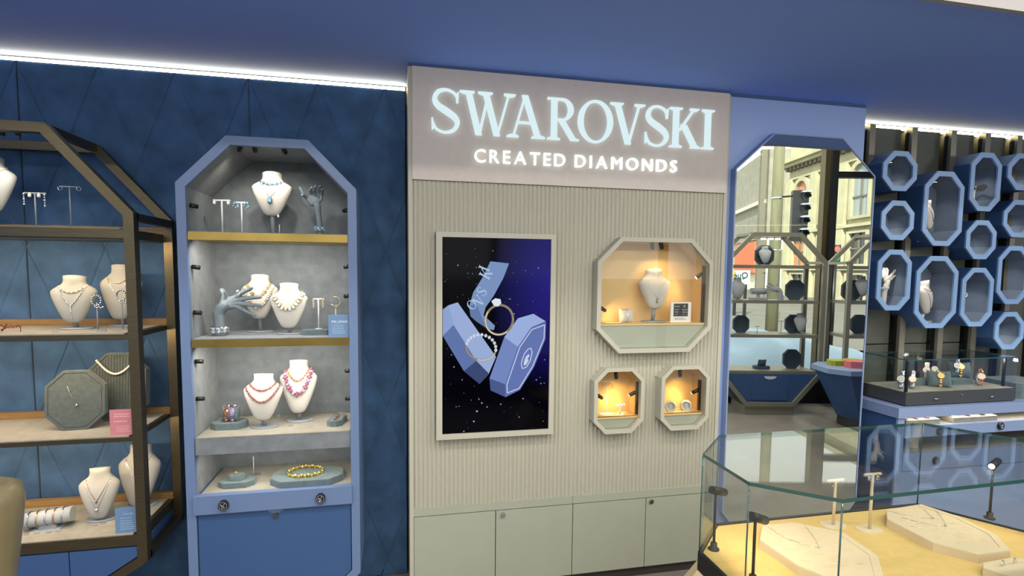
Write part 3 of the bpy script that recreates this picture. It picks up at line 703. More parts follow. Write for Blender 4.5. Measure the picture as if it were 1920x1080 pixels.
# ---- a mannequin hand: limbs and palm merged to one skin
def organic(chains, blobs, name, material, parent, vox=.0022):
    mb = MB()
    for path, rad in chains:
        P = [Vector(p) for p in path]; Q = []; R_ = []
        for i in range(len(P)-1):
            for k in range(4): t = k/4; Q.append(P[i].lerp(P[i+1], t)); R_.append(rad[i]+(rad[i+1]-rad[i])*t)
        Q.append(P[-1]); R_.append(rad[-1])
        for q, r in zip(Q, R_): mb.ball(q, r, 0, 10, 6)
        mb.tube(Q, R_, 10)
    for c, ax, ay, az in blobs:
        c, ax, ay, az = Vector(c), Vector(ax), Vector(ay), Vector(az); n, k = 12, 8
        mb.loft([[c+ax*(math.sin(PI*(j+.05)/(k+.1))*math.cos(2*PI*i/n))+ay*(math.sin(PI*(j+.05)/(k+.1))*math.sin(2*PI*i/n))+az*math.cos(PI*(j+.05)/(k+.1)) for i in range(n)] for j in range(k+1)])
    o = mb.build(name, material, parent); md = o.modifiers.new('skin', 'REMESH'); md.mode = 'VOXEL'; md.voxel_size = vox; md.use_smooth_shade = True
    s2 = o.modifiers.new('soft', 'SMOOTH'); s2.factor = .5; s2.iterations = 4
    dg = bpy.context.evaluated_depsgraph_get(); me = bpy.data.meshes.new_from_object(o.evaluated_get(dg)); o.modifiers.clear(); old = o.data; o.data = me; bpy.data.meshes.remove(old)
    for p in me.polygons: p.use_smooth = True
    return o
def cylloop(mb, c, ax, ay, r, n, style, size, mcount=1):
    """stones or beads set round a loop with centre c and axes ax, ay"""
    c, ax, ay = Vector(c), Vector(ax), Vector(ay)
    for i in range(n):
        a = 2*PI*i/n; p = c+ax*math.cos(a)+ay*math.sin(a); out = (ax*math.cos(a)+ay*math.sin(a)).normalized(); tg = (-ax*math.sin(a)+ay*math.cos(a)).normalized(); up = out.cross(tg)
        if style == 'gem': mb.gem(p, tg*size*.8, up*size*(1+.3*(i % 2)), out*size*.6, i % mcount)
        else: mb.ball(p, size, i % mcount, 6, 3)
    return mb

# ================================================================== bronze rack, built to its octagon outline
XR = at(243, 398, YB).x+.012; WT = at(82, 229, YB)                     # right post, top corner
rk = thing('display_rack', 'bronze framed octagon display rack with four shelves against the quilted wall', 'display rack', (XR-.60, (YB+2.77)/2, 0), world=True)
RXC = XR-.60; RW = 1.20; cT = XR-WT.x; zT = WT.z; zch = at(243, 398, YB).z; zlow = at(278, 1053, YB).z; RB = 2.765
ob = [(XR-RW, zlow), (XR-RW+.40, zlow-.255), (XR-.40, zlow-.255), (XR, zlow), (XR, zch), (WT.x, zT), (2*RXC-WT.x, zT), (XR-RW, zch)]
for (ya, yb_, nm) in ((YB, YB+.042, 'front_frame'), (RB-.042, RB, 'back_frame')): MB().ring(ob, inset(ob, .036), 'Y', ya, yb_).build(nm, 'bronze', rk)
for (x, z) in ob[2:8]:
    sx = -1 if x > RXC else 1; sz = -1 if z > 1.2 else 1
    MB().box(min(x, x+sx*.030), max(x, x+sx*.030), YB+.03, RB-.03, min(z, z+sz*.030), max(z, z+sz*.030)).build('tie_bar', 'bronze', rk)
RZ = []
for (pt, pb) in (((120, 424.5), (120, 445)), ((120, 627), (120, 640)), ((120, 825), (120, 836)), ((150, 1012), (150, 1034))):
    za, zb_ = at(*pt, YB).z, at(*pb, YB).z; RZ.append(za)
    s = MB().box(XR-RW+.037, XR-.037, YB+.006, RB-.012, zb_+.002, za-.004).build('shelf', 'bronze', rk)
    MB().box(XR-RW+.055, XR-.055, YB+.014, RB-.045, za-.005, za).build('shelf_liner', 'suede_top', s)
    MB().box(XR-RW+.037, XR-.037, RB-.040, RB-.012, za-.004, za+.028).build('back_lip', 'wood_strip', s)
    MB().box(XR-RW+.06, XR-.06, YB+.03, YB+.045, zb_-.002, zb_+.002).build('light_channel', 'bronze', s)
    lamp('shelf_light', 'AREA', (RXC, YB+.05, zb_-.008), 4.0, (1, .76, .48), (RXC, YB+.32, zb_-.30), RW-.14, .02, parent=rk) if zb_ > .6 else None
# cupboard under the lowest shelf
cb = clip(inset(ob, .037), 0, 1, at(150, 1034, YB).z); MB().prism(cb, 'Y', YB+.02, RB-.02).build('cupboard', 'blue_deep', rk)
xd = at(128, 1060, YB).x; zc0 = at(150, 1034, YB).z-.004
for (a, b) in ((2*RXC-xd-.30, xd-.002), (xd+.002, XR)):
    q = clip(clip(clip(inset(ob, .040), 0, 1, zc0), 1, 0, b), -1, 0, -a)
    if len(q) > 2: MB().prism(q, 'Y', YB+.008, YB+.019).build('door', 'blue_deep', rk)
MB().box(RXC-.22, RXC+.22, YB+.03, RB-.02, 0, zlow-.255).build('base', 'plinth_dark', rk)
for px in (4, 34): spot_fixture(rk, at(px, 246, YB+.06), at(px, 420, YB+.2), .03, .009)
for k, px in enumerate((-40, 40)): lamp('rack_spot', 'SPOT', at(px, 255, YB+.06), 3.0, NEUT, at(px, 420, YB+.2), spot=80, parent=rk)

# ---- things on the rack
g1 = 'busts on the bronze rack'
b = bust_px('pale bust cut off by the photo edge on the top rack shelf', -56, 27, 296, 398, 2.55, RZ[0], rz=.25, group=g1, material='bust_rack')
jewel(b, 'thin chain on the bust of the top rack shelf', [neck_path(b, .62, .84, .70)], 'bead', ['crystal_gold'], .0022, group='necklaces on the bronze rack')
p = at(65, 362, 2.56); t1 = tstand('tall earring stand hung with drop earrings on the top rack shelf', (p.x, 2.56, RZ[0]), p.z-RZ[0], .078, .0028, group='earring stands on the rack', material='grey_post')
for i, (dx_, st, s) in enumerate(((-.036, 'drop', .0095), (-.016, 'stud', .008), (.016, 'stud', .008), (.036, 'drop', .0105))):
    earring(['long sparkling drop earring on the stand beside the cut-off bust, outer side', 'small pearl earring just left of the post of the drop earring stand', 'small pearl earring just right of the post of the drop earring stand', 'long sparkling drop earring at the far end of its stand'][i], (p.x+dx_, 2.557, p.z-.002), st, ['crystal', 'pearl', 'pearl', 'crystal'][i], s, 'earrings on the rack')
p = at(130, 350, 2.60); tstand('thin bare earring stand with curled ends on the top rack shelf', (p.x, 2.60, RZ[0]), p.z-RZ[0], .072, .0024, group='earring stands on the rack', material='grey_post')
for dx_ in (-.034, .034): earring(('left' if dx_ < 0 else 'right')+' tiny hoop hanging from the thin curled stand', (p.x+dx_, 2.6, p.z), 'hoop', 'silver', .008, 'earrings on the rack')
b = bust_px('low bust with a lariat necklace on the second rack shelf', 97, 181, 519, 604, 2.55, RZ[1], rz=.12, group=g1, material='bust_rack')
jewel(b, 'pearl collar on the low bust of the second rack shelf', [neck_path(b, .60, .80, .66)], 'bead', ['pearl', 'crystal_gold'], .0042, group='necklaces on the bronze rack')
jewel(b, 'long Y shaped crystal lariat on the low bust', [neck_path(b, .56, .77, .38, p=1.3), [Vector((0, bsurf(b, 0, b.z0+k*b.h), b.z0+k*b.h)) for k in (.38, .28, .18, .08)]], 'bead', ['crystal', 'silver'], .0028, group='necklaces on the bronze rack')
b = bust_px('taller bust half behind the bronze post on the second rack shelf', 187, 267, 499, 598, 2.66, RZ[1], rz=-.05, group=g1, material='bust_rack')
jewel(b, 'gold bead collar on the bust behind the post', [neck_path(b, .55, .83, .68)], 'bead', ['crystal_gold'], .0034, group='necklaces on the bronze rack')
jewel(b, 'fine pendant chain on the bust behind the post', [neck_path(b, .58, .80, .50, p=1.4)], 'chain', ['silver'], .0011, pendant=[(0, .48, .006, 0)], group='necklaces on the bronze rack')
for (px, py, lab, st) in ((181, 558, 'ear cuff stand with curling crystal cuff between the two busts', 'hoop'), (227, 548, 'ear cuff stand with a dark crystal arc in front of the post', 'hoop')):
    p = at(px, py, 2.50); t = thing('ear_cuff_stand', lab, 'earring stand', (p.x, 2.50, RZ[1]), 0, 'earring stands on the rack'); hh = p.z-RZ[1]
    MB().prism(oct8(0, 0, .055, .03, .008), 'Z', 0, .003).build('base', 'grey_post', t); MB().cyl((0, 0, .003), (0, 0, hh-.02), .0026, 8).build('post', 'grey_post', t)
    MB().tube([(.018*math.cos(a), 0, hh-.008+.018*math.sin(a)) for a in [PI*.05+i*.3 for i in range(9)]], .002, 6).build('ear_shape', 'grey_post', t)
    mb = MB(); cylloop(mb, (p.x, 2.496, p.z-.012), (.017, 0, 0), (0, 0, .021), 0, 13, 'ball', .0042)
    for k in range(5): mb.ball((p.x-.004+.007*k, 2.495, p.z-.038-.004*(k % 2)), .0045, 0, 6, 3)
    tag(mb.build('ear_cuff', 'silver'), 'crystal ear cuff held by the '+('stand between the busts' if px < 200 else 'stand in front of the bronze post'), 'earring', 'earrings on the rack')
p0 = at(-30, 607, 2.47); nm = thing('script_sign', 'dark red script name sign standing on the second rack shelf', 'sign', (p0.x, 2.47, RZ[1]), world=True)
_pt = lambda x, y: at(x, y, 2.47)
MB().tube([_pt(*q) for q in ((-30, 612), (-20, 606), (-10, 612), (-2, 608), (4, 611), (8, 614), (13, 608), (9, 613), (4, 621), (2, 618), (9, 616), (15, 612), (18, 615), (21, 611), (24, 615), (27, 611), (30, 614), (34, 609), (36, 613), (39, 612))], .0022, 6).build('script', 'ink_red', nm)
MB().cyl(_pt(38.5, 612), _pt(38.8, 623), .0014, 6).cyl(_pt(-25, 612), _pt(-25, 623), .0014, 6).build('legs', 'ink_red', nm)
for px, py, lb in ((108, 617, 'small grey tag under the low bust of the second rack shelf'), (190, 620, 'small grey tag beside the ear cuff stand'), (200, 619, 'small grey tag nearer the bronze post on the second shelf')): q = at(px, py, 2.46); price_tag(lb, (q.x, 2.44, RZ[1]), 'tags on the second rack shelf')
zr = RZ[2]
def lean_plaque(label, xl, xr, yt, yb, Y, z, th, tilt, rz, ribs=0, cfrac=.3):
    w = (at(xr, yb, Y)-at(xl, yb, Y)).x; c = at((xl+xr)/2, yb, Y); zt_ = at((xl+xr)/2, yt, Y+.03).z; return plaque(label, (c.x, Y, z), w, (zt_-z)/math.cos(tilt), w*cfrac, th, tilt, rz, ribs, 'plaque_suede') + (c.x, w, zt_-z)
T2 = lean_plaque('big ribbed grey blue velvet plaque with a pearl string on the third rack shelf', 162, 277, 662, 800, 2.62, zr, .030, .10, -.1, 18)
T1 = lean_plaque('plain octagon velvet plaque with a tiny pendant on the third rack shelf', 87, 196, 694, 804, 2.50, zr, .028, .10, .10, 0)
def on_plaque(T, Y, pts, z): return [Vector((T[2]+x*T[3]/2, Y-.006+.1*k*T[4], z+k*T[4])) for x, k in pts]
mb = MB(); P = on_plaque(T2, 2.62, [(-.62+1.24*i/26, .90-.20*math.sin(PI*i/26)) for i in range(27)], zr)
for i, p in enumerate(P): mb.ball(p+Vector((0, -.006, 0)), .0052, 0, 8, 5)
tag(mb.build('pearl_necklace', 'pearl'), 'string of pearls draped over the ribbed velvet plaque', 'necklace', 'necklaces on the bronze rack')
mb = MB(); P = on_plaque(T1, 2.50, [(-.3, .78), (-.12, .56), (.06, .42), (.02, .44), (-.06, .52), (.10, .62)], zr); mb.tube(P[:3], .0005, 4).ball(P[2], .005, 0, 8, 5); tag(mb.build('pendant_necklace', 'silver'), 'tiny pendant on the plain octagon plaque', 'necklace', 'necklaces on the bronze rack')
YK = YB+.03
a, bq = at(207, 815, YK), at(251, 813, YK); ck = card('sign_card', 'pink printed card on the third rack shelf beside the post', a.x, bq.x, (zr, at(228, 768, YK).z), YK, .004, 'card_pink')
hgt = at(228, 768, YK).z-zr; textbars(ck, a.x+.015, bq.x-.008, [zr+hgt*k for k in (.80, .71, .52)], YK, .0045, 'ink_pink'); textbars(ck, a.x+.022, bq.x-.008, [zr+hgt*k for k in (.33, .26, .20, .14)], YK, .0024, 'ink_pink')
zr = RZ[3]
b = bust_px('bust with two fine pendants on the lowest rack shelf', 149, 224, 879, 969, 2.53, zr, rz=.10, group=g1, material='bust_rack')
jewel(b, 'rose gold chain with small round pendant, upper one on the lowest rack bust', [neck_path(b, .60, .82, .40, p=1.25)], 'chain', ['rose_gold'], .0012, pendant=[(0, .38, .006, 0)], group='necklaces on the bronze rack')
jewel(b, 'longer fine chain with stone pendant on the lowest rack bust', [neck_path(b, .66, .80, .22, p=1.15)], 'chain', ['silver'], .0011, pendant=[(0, .20, .008, 0)], group='necklaces on the bronze rack')
b = bust_px('taller bust behind the post on the lowest rack shelf', 222, 303, 848, 958, 2.66, zr, rz=-.05, group=g1, material='bust_rack')
jewel(b, 'fine layered chain on the bust behind the post of the lowest shelf', [neck_path(b, .6, .82, .5, p=1.3), neck_path(b, .58, .80, .30, p=1.2)], 'chain', ['silver'], .0011, group='necklaces on the bronze rack')
p = atz(85, 995, zr); br = thing('bracelet_roll', 'grey blue velvet roll for bracelets lying on its stand on the lowest rack shelf', 'bracelet display', (p.x, p.y+.02, zr), .12)
MB().cyl((-.085, 0, .042), (.085, 0, .052), .030, 20).build('roll', 'bust_grey', br); MB().box(-.05, .05, -.035, .03, 0, .004).box(-.03, .03, -.008, .008, .004, .02).build('stand', 'bust_grey', br)
for k in range(5):
    x = -.058+.029*k; zc_ = .042+(x+.085)/.17*.010; o = MB().tube([(x+.001*math.sin(i), .0325*math.cos(2*PI*i/18), zc_+.0325*math.sin(2*PI*i/18)) for i in range(18)], .0022, 6, closed=True).build('bracelet', ['silver', 'gold', 'silver', 'rose_gold', 'silver'][k])
    o.location = br.location; o.rotation_euler = br.rotation_euler; tag(o, ['slim silver', 'gold', 'plain silver', 'rose gold', 'last silver'][k]+' bracelet on the velvet roll, '+['first', 'second', 'third', 'fourth', 'fifth'][k]+' along it', 'bracelet', 'bracelets on the velvet roll')
for px, py, lb in ((49, 1003, 'first'), (68, 1001, 'second'), (91, 999, 'third'), (109, 997, 'fourth'), (130, 995, 'fifth')): q = atz(px, py, zr); price_tag('tiny tag below the bracelet roll, '+lb+' in its row from the left', (q.x, q.y, zr), 'tags below the bracelet roll')
for px, py, lb in ((166, 985, 'leftmost'), (178, 986, 'middle'), (193, 982, 'rightmost')): q = atz(px, py, zr); price_tag(lb+' of three tiny tags below the lowest rack bust', (q.x, q.y, zr), 'tags below the lowest rack bust')
a, bq = at(217, 999, YK), at(259, 996, YK); ck = card('sign_card', 'blue printed card on the lowest rack shelf beside the post', a.x, bq.x, (zr, at(238, 952, YK).z), YK, .004, 'card_blue')
hgt = at(238, 952, YK).z-zr; text_line('MATRIX', a.x+.030, bq.x-.012, zr+hgt*.70, hgt*.10, YK-.0005, 'printed_title', 'ink_pale_blue', ck, False, .0004); textbars(ck, a.x+.018, bq.x-.010, [zr+hgt*k for k in (.58, .47, .38, .30, .22, .14)], YK, .003, 'ink_pale_blue')
# the rounded glossy object at the photo's corner
p = at(8, 1000, 1.55); va = thing('floor_vase', 'olive bronze glossy rounded vase cut off at the lower corner of the photo', 'vase', (p.x-.055, 1.55, 0), 0)
zt_ = at(10, 905, 1.55).z; MB().lathe([(.05, 0), (.055, .01), (.040, .3), (.055, zt_-.35), (.085, zt_-.12), (.092, zt_-.05), (.085, zt_-.015), (.055, zt_), (.045, zt_-.01)], (0, 0, 0), 28).build('body', 'satin_olive', va)
# ================================================================== the blue octagon cabinet
CL, CR = at(327.8, 341, YC), at(667.8, 355.6, YC); CTL, CTR = at(422.9, 253.3, YC), at(577.8, 262.9, YC)
cx0, cx1 = CL.x, CR.x; cxm = (cx0+cx1)/2; czt = (CTL.z+CTR.z)/2; czs = (CL.z+CR.z)/2; czl = at(677, 1073, YC).z; CBK = 2.772
oc = [(cx0, czl), (cx0+.17, czl-.17), (cx1-.17, czl-.17), (cx1, czl), (cx1, czs), (CTR.x, czt), (CTL.x, czt), (cx0, czs)]
ic = inset(oc, .036); ix_0, ix_1 = ic[0][0], ic[3][0]
bc = thing('octagon_cabinet', 'tall pale blue octagon cabinet with lit shelves, drawer and door', 'cabinet', (cxm, (YC+CBK)/2, 0), world=True)
MB().ring(oc, ic, 'Y', YC, YC+.025).build('front_frame', 'cabinet_paint', bc)
MB().ring(oc, inset(oc, .014), 'Y', YC+.025, CBK).build('carcass', 'cabinet_paint', bc)
MB().ring(inset(oc, .0141), inset(oc, .034), 'Y', YC+.025, CBK-.008).build('lining', 'blue_suede', bc)
MB().prism(inset(oc, .0141), 'Y', CBK-.008, CBK).build('back_panel', 'blue_suede', bc)
MB().box(cxm-.22, cxm+.22, YC+.03, CBK, 0, czl-.17).build('base', 'plinth_dark', bc)
CZ = []
for (pt, pb) in (((500, 435.8), (500, 452)), ((500, 634.5), (500, 650)), ((500, 816), (500, 848))):
    za, zb_ = at(*pt, YC).z, at(*pb, YC).z; CZ.append(za); low = len(CZ) == 3
    s = MB().box(ix_0+.002, ix_1-.002, YC+.004+(0.0 if not low else .004), CBK-.009, zb_, za-.003).build('shelf', 'blue_suede' if low else 'brass_edge', bc)
    MB().box(ix_0+.004, ix_1-.004, YC+.008, CBK-.010, za-.0035, za).build('shelf_liner', 'suede_top' if low else 'blue_suede', s)
    if not low: MB().box(ix_0+.03, ix_1-.03, YC+.035, YC+.05, zb_-.002, zb_).build('light_channel', 'brass_edge', s)
    else: MB().box(ix_0+.03, ix_1-.03, YC+.035, YC+.05, zb_-.002, zb_).build('light_channel', 'blue_suede', s)
    lamp('shelf_light', 'AREA', (cxm, YC+.05, zb_-.009), 2.5 if not low else .9, (1, .92, .80), (cxm, YC+.18, zb_-.30), ix_1-ix_0-.10, .02, parent=bc)
ztr = at(500, 922, YC).z; zdr = at(500, 954, YC).z
tr = MB().box(ix_0+.001, ix_1-.001, YC+.02, CBK-.009, ztr-.02, ztr-.004).build('tray', 'blue_deep', bc); MB().box(ix_0+.012, ix_1-.004, YC+.012, CBK-.016, ztr-.004, ztr).build('tray_liner', 'suede_top', tr)
drw = MB().box(ix_0-.006, ix_1+.004, YC-.014, YC+.02, zdr, ztr+.003).build('drawer', 'cabinet_paint', bc)
def emblem_knob(parent, c, y, r, nm='knob'):
    k = MB().prism([(c.x+r*.86*math.cos(a), c.z+r*math.sin(a)) for a in [PI/8+i*PI/4 for i in range(8)]], 'Y', y-.014, y, scale1=1.0).build(nm, 'black', parent)
    MB().ring([(c.x+r*.70*math.cos(PI/8+i*PI/4), c.z+r*.82*math.sin(PI/8+i*PI/4)) for i in range(8)], [(c.x+r*.60*math.cos(PI/8+i*PI/4), c.z+r*.72*math.sin(PI/8+i*PI/4)) for i in range(8)], 'Y', y-.0155, y-.0139).build('rim', 'silver', k)
    MB().tube([(c.x+r*u, y-.0150, c.z+r*v) for u, v in ((.14, .52), (.26, .42), (.12, .26), (-.04, .06), (.20, -.12), (.18, -.36), (-.12, -.44), (-.32, -.20))], r*.10, 6).tube([(c.x+r*u, y-.0150, c.z+r*v) for u, v in ((-.36, .30), (-.22, .02), (.02, -.20))], r*.08, 6).build('swan_emblem', 'silver', k)
    return k
for px, py in ((420, 946.5), (601.5, 933.5)): emblem_knob(drw, at(px, py, YC-.014), YC-.014, .0235)
dp = clip(ic, 0, 1, zdr-.004); dr_ = MB().prism(inset(dp, .004), 'Y', YC+.006, YC+.022).build('door', 'blue_deep', bc); MB().prism(dp, 'Y', YC+.0225, YC+.024).build('door_gap', 'black', bc)
fp = at(516, 956, YC); MB().prism([(fp.x+.034*math.cos(a), zdr-.003+.020*math.sin(a)) for a in [PI+PI*i/10 for i in range(11)]], 'Y', YC+.0045, YC+.0062).build('finger_pull', 'cabinet_paint', dr_)
lp = at(516.5, 967, YC); MB().cyl((lp.x, YC-.004, lp.z), (lp.x, YC+.007, lp.z), .011, 16).build('lock', 'plinth_dark', dr_)
# spotlights inside
for px, py, ax, ay in ((450, 277.5, 440, 380), (477.5, 279, 500, 360), (533, 282, 560, 380)):
    p = at(px, py, YC+.05); a = at(ax, ay, 2.62); spot_fixture(bc, p, a, .028, .010); lamp('spot_bulb', 'SPOT', Vector(p)+(Vector(a)-Vector(p)).normalized()*.018, 2.2, (1, .93, .82), a, spot=85, blend=.8, parent=bc, radius=.008)
for px, py in ((355.5, 386), (358.5, 501), (361.5, 586.5), (364.5, 678), (367, 748)): p = at(px, py, YC+.05); spot_fixture(bc, (ix_0+.014, YC+.05, p.z), (cxm, 2.65, p.z-.05), .030, .009)
for px, py in ((649, 395), (649, 500), (650, 555), (652, 695), (652, 747)): p = at(px, py, YC+.05); spot_fixture(bc, (ix_1-.010, YC+.045, p.z), (cxm, 2.65, p.z-.05), .026, .009)
for (z, sgn) in ((CZ[1]+.20, 1), (CZ[1]+.20, -1), (CZ[2]+.20, 1), (CZ[2]+.22, -1)):
    x = (ix_1-.03) if sgn > 0 else (ix_0+.035); lamp('side_spot', 'SPOT', (x, YC+.055, z), .9, NEUT, (cxm-sgn*.03, 2.62, z-.10), spot=75, blend=.9, parent=bc, radius=.01)

# ---- top shelf
z = CZ[0]; gN = 'necklaces in the blue cabinet'; gB = 'busts in the blue cabinet'; gE = 'earrings in the blue cabinet'; gS = 'earring stands in the blue cabinet'
p = at(415.5, 375.5, 2.60); tstand('white earring stand beside the cabinet side on the top shelf', (p.x, 2.60, z), p.z-z, .068, .0036, group=gS)
for d in (-.028, .028): earring(('left ' if d < 0 else 'right ')+'round crystal stud on the leftmost white stand of the top cabinet shelf', (p.x+d, 2.596, p.z-.002), 'stud', 'crystal', .009, gE)
p = at(452.5, 379.5, 2.60); tstand('white earring stand with blue crystals next to the top cabinet bust', (p.x, 2.60, z), p.z-z, .050, .0032, group=gS)
for d in (-.022, .022): earring(('left ' if d < 0 else 'right ')+'blue crystal cluster earring on the stand next to the top cabinet bust', (p.x+d, 2.595, p.z-.002), 'cluster', 'crystal_blue', .011, gE)
b = bust_px('white bust with crystal choker on the top cabinet shelf', 472.5, 547.5, 325.5, 405, 2.62, z, group=gB)
jewel(b, 'silver crystal choker on the top cabinet bust', [neck_path(b, .56, .80, .72)], 'stone', ['crystal_blue', 'silver'], .0060, group=gN)
jewel(b, 'fine chain with square blue pendant on the top cabinet bust', [neck_path(b, .52, .78, .42, p=1.25)], 'chain', ['silver', 'crystal_blue'], .0012, pendant=[(0, .34, .014, 1), (0, .42, .006, 0)], group=gN)
p = at(514, 428, 2.57); t = thing('clear_stand', 'small clear stand with a tiny earring below the top cabinet bust', 'earring stand', (at(524, 430, 2.57).x, 2.57, z), 0, gS); MB().cyl((0, 0, 0), (0, 0, .045), .0016, 6).build('post', 'acrylic_white', t); MB().box(-.012, .012, -.006, .006, 0, .002).build('base', 'acrylic_white', t)
earring('tiny crystal earring on the small clear stand', (at(522, 404, 2.57).x, 2.568, at(522, 403, 2.57).z), 'stud', 'crystal', .006, gE)
q = lambda x, y, Y=2.64: at(320+x*.2222, 240+y*.2222, Y)
hb = Vector((q(1262, 880).x, 2.64, z)); h1 = thing('display_hand', 'upright grey mannequin hand with raised fingers on the top cabinet shelf', 'mannequin hand', hb, world=True)
organic([([(hb.x, 2.64, z+.002), q(1258, 820), q(1248, 740), q(1238, 660)], [.0135, .013, .0125, .015]),
         ([q(1190, 600), q(1182, 560), q(1178, 525, 2.62), q(1190, 505, 2.60)], [.009, .0075, .007, .006]), ([q(1215, 590), q(1212, 545), q(1215, 510, 2.62), q(1222, 492, 2.60)], [.009, .008, .0072, .006]),
         ([q(1245, 590), q(1250, 545), q(1258, 510, 2.62), q(1262, 490, 2.60)], [.009, .008, .0072, .006]), ([q(1265, 610), q(1275, 570), q(1280, 540, 2.62), q(1276, 520, 2.60)], [.008, .007, .0065, .0055]),
         ([q(1195, 640), q(1150, 590), q(1118, 560, 2.62), q(1092, 505, 2.62)], [.012, .009, .0075, .0062])],
        [(q(1225, 620), (.021, 0, 0), (0, .011, 0), (0, 0, .026))], 'hand', 'skin_grey', h1)
MB().lathe([(.018, 0), (.018, .004)], (hb.x, 2.64, z), 20).build('base', 'skin_grey', h1)
mb = MB(); c = q(1258, 842); cylloop(mb, c, (.0205, 0, 0), (0, .0195, .004), 0, 14, 'gem', .0068, 2); cylloop(mb, c+Vector((0, 0, -.008)), (.020, 0, 0), (0, .019, .002), 0, 13, 'gem', .0055, 2)
tag(mb.build('bracelet', ['crystal', 'crystal_blue']), 'crystal bracelet round the wrist of the upright hand', 'bracelet', 'bracelets in the blue cabinet')
mb = MB(); c = q(1118, 566, 2.615); mb.gem(c+Vector((-.004, -.006, 0)), (.006, 0, 0), (0, 0, .005), (0, -.004, 0)).tube([c+Vector((.008*math.cos(2*PI*i/12), .008*math.sin(2*PI*i/12), 0)) for i in range(12)], .0012, 5, closed=True); tag(mb.build('finger_ring', 'crystal_blue'), 'blue stone ring on the thumb of the upright hand', 'ring', 'rings in the blue cabinet')

# ---- second shelf
z = CZ[1]; q = lambda x, y, Y=2.60: at(340+x*.1852, 460+y*.1852, Y)
hb = Vector((q(392, 915, 2.55).x, 2.55, z)); h2 = thing('display_hand', 'outstretched grey mannequin hand reaching sideways on the second cabinet shelf', 'mannequin hand', hb, world=True)
Q = lambda x, y, Y=2.55: q(x, y, Y)
organic([([(hb.x, 2.55, z+.003), Q(388, 840), Q(382, 760), Q(375, 690), Q(400, 640), Q(450, 600)], [.0275, .0255, .0245, .025, .025, .024]),
         ([Q(420, 600), Q(435, 545), Q(440, 505, 2.54), Q(428, 470, 2.53), Q(410, 450, 2.53)], [.018, .014, .0105, .0095, .008]),
         ([Q(500, 560), Q(560, 515), Q(600, 490, 2.53), Q(660, 460, 2.52), Q(712, 434, 2.51)], [.014, .0105, .0095, .009, .0075]),
         ([Q(510, 570), Q(590, 545), Q(660, 535, 2.53), Q(740, 528, 2.52), Q(800, 524, 2.51)], [.015, .0108, .0098, .009, .0072]),
         ([Q(510, 590), Q(590, 585), Q(670, 598, 2.54), Q(750, 608, 2.53), Q(808, 612, 2.52)], [.015, .0108, .0095, .0085, .007]),
         ([Q(500, 610), Q(570, 620), Q(640, 660, 2.55), Q(700, 690, 2.545), Q(748, 708, 2.54)], [.015, .0108, .009, .008, .0066])],
        [(Q(485, 585), (.038, 0, .008), (0, .013, 0), (-.006, 0, .030))], 'hand', 'skin_grey', h2)
MB().lathe([(.030, 0), (.030, .012)], (hb.x, 2.55, z), 24).build('base', 'pad_suede', h2)
mb = MB(); c = Q(388, 842); cylloop(mb, c, (.032, 0, 0), (0, .031, .003), 0, 18, 'gem', .0085, 2); cylloop(mb, c+Vector((0, 0, -.012)), (.0315, 0, .002), (0, .031, 0), 0, 18, 'gem', .007, 2); tag(mb.build('bracelet', ['crystal', 'silver']), 'wide crystal bracelet round the wrist of the outstretched hand', 'bracelet', 'bracelets in the blue cabinet')
mb = MB(); c = Q(590, 494, 2.53); mb.tube([c+Vector((.004*math.cos(2*PI*i/12), .011*math.sin(2*PI*i/12), .011*math.cos(2*PI*i/12))) for i in range(12)], .0016, 5, closed=True).gem(c+Vector((-.007, -.004, .013)), (.006, 0, .003), (-.002, 0, .005), (0, -.004, .002)); tag(mb.build('finger_ring', 'crystal'), 'clear stone ring on the outstretched hand', 'ring', 'rings in the blue cabinet')
b = bust_px('bust with two gold stone necklaces behind the outstretched hand', 452, 521, 517, 597, 2.66, z, group=gB)
jewel(b, 'upper gold stone necklace behind the outstretched hand', [neck_path(b, .60, .80, .52)], 'stone', ['crystal_gold', 'gold'], .0068, group=gN)
jewel(b, 'lower gold stone necklace behind the outstretched hand', [neck_path(b, .80, .76, .27)], 'stone', ['crystal_gold', 'crystal'], .0068, group=gN)
b = bust_px('bust with a wide baguette stone necklace on the second cabinet shelf', 506.5, 577, 533, 614, 2.56, z, group=gB)
jewel(b, 'collar of large upright clear stones on the second cabinet shelf', [neck_path(b, .78, .78, .44, p=2.2)], 'stone', ['crystal_gold', 'crystal'], .0105, group=gN)
pd = at(590, 627, 2.52); octpad('octagon_pad', 'low blue velvet block behind the printed card on the second cabinet shelf', (pd.x+.01, 2.545, z), .135, .085, .022, .022)
p = at(597.5, 560, 2.56); tstand('white earring stand with gold hoops on the second cabinet shelf', (p.x, 2.545, z+.024), p.z-z-.024, .046, .0028, group=gS)
for d in (-.020, .020): earring(('left ' if d < 0 else 'right ')+'gold stone earring on the stand behind the printed card', (p.x+d, 2.54, p.z+.004), 'long', 'crystal_gold', .0095, gE)
p = at(629, 557, 2.60); t = thing('clear_stand', 'clear stand with a crystal hoop near the right cabinet frame', 'earring stand', (p.x, 2.60, z), 0, gS); MB().cyl((0, 0, 0), (0, 0, p.z-z-.04), .002, 6).build('post', 'acrylic_white', t); MB().box(-.018, .018, -.012, .012, 0, .002).build('base', 'acrylic_white', t)
mb = MB(); mb.tube([(p.x+.022*math.cos(a), 2.595, p.z-.020+.022*math.sin(a)) for a in [-PI*.8+i*.35 for i in range(14)]], .003, 6); mb.gem((p.x+.004, 2.59, p.z-.042), (.008, 0, 0), (0, 0, .007), (0, -.005, 0)); tag(mb.build('earring', 'crystal_gold'), 'crystal hoop earring on the clear stand near the cabinet frame', 'earring', gE)
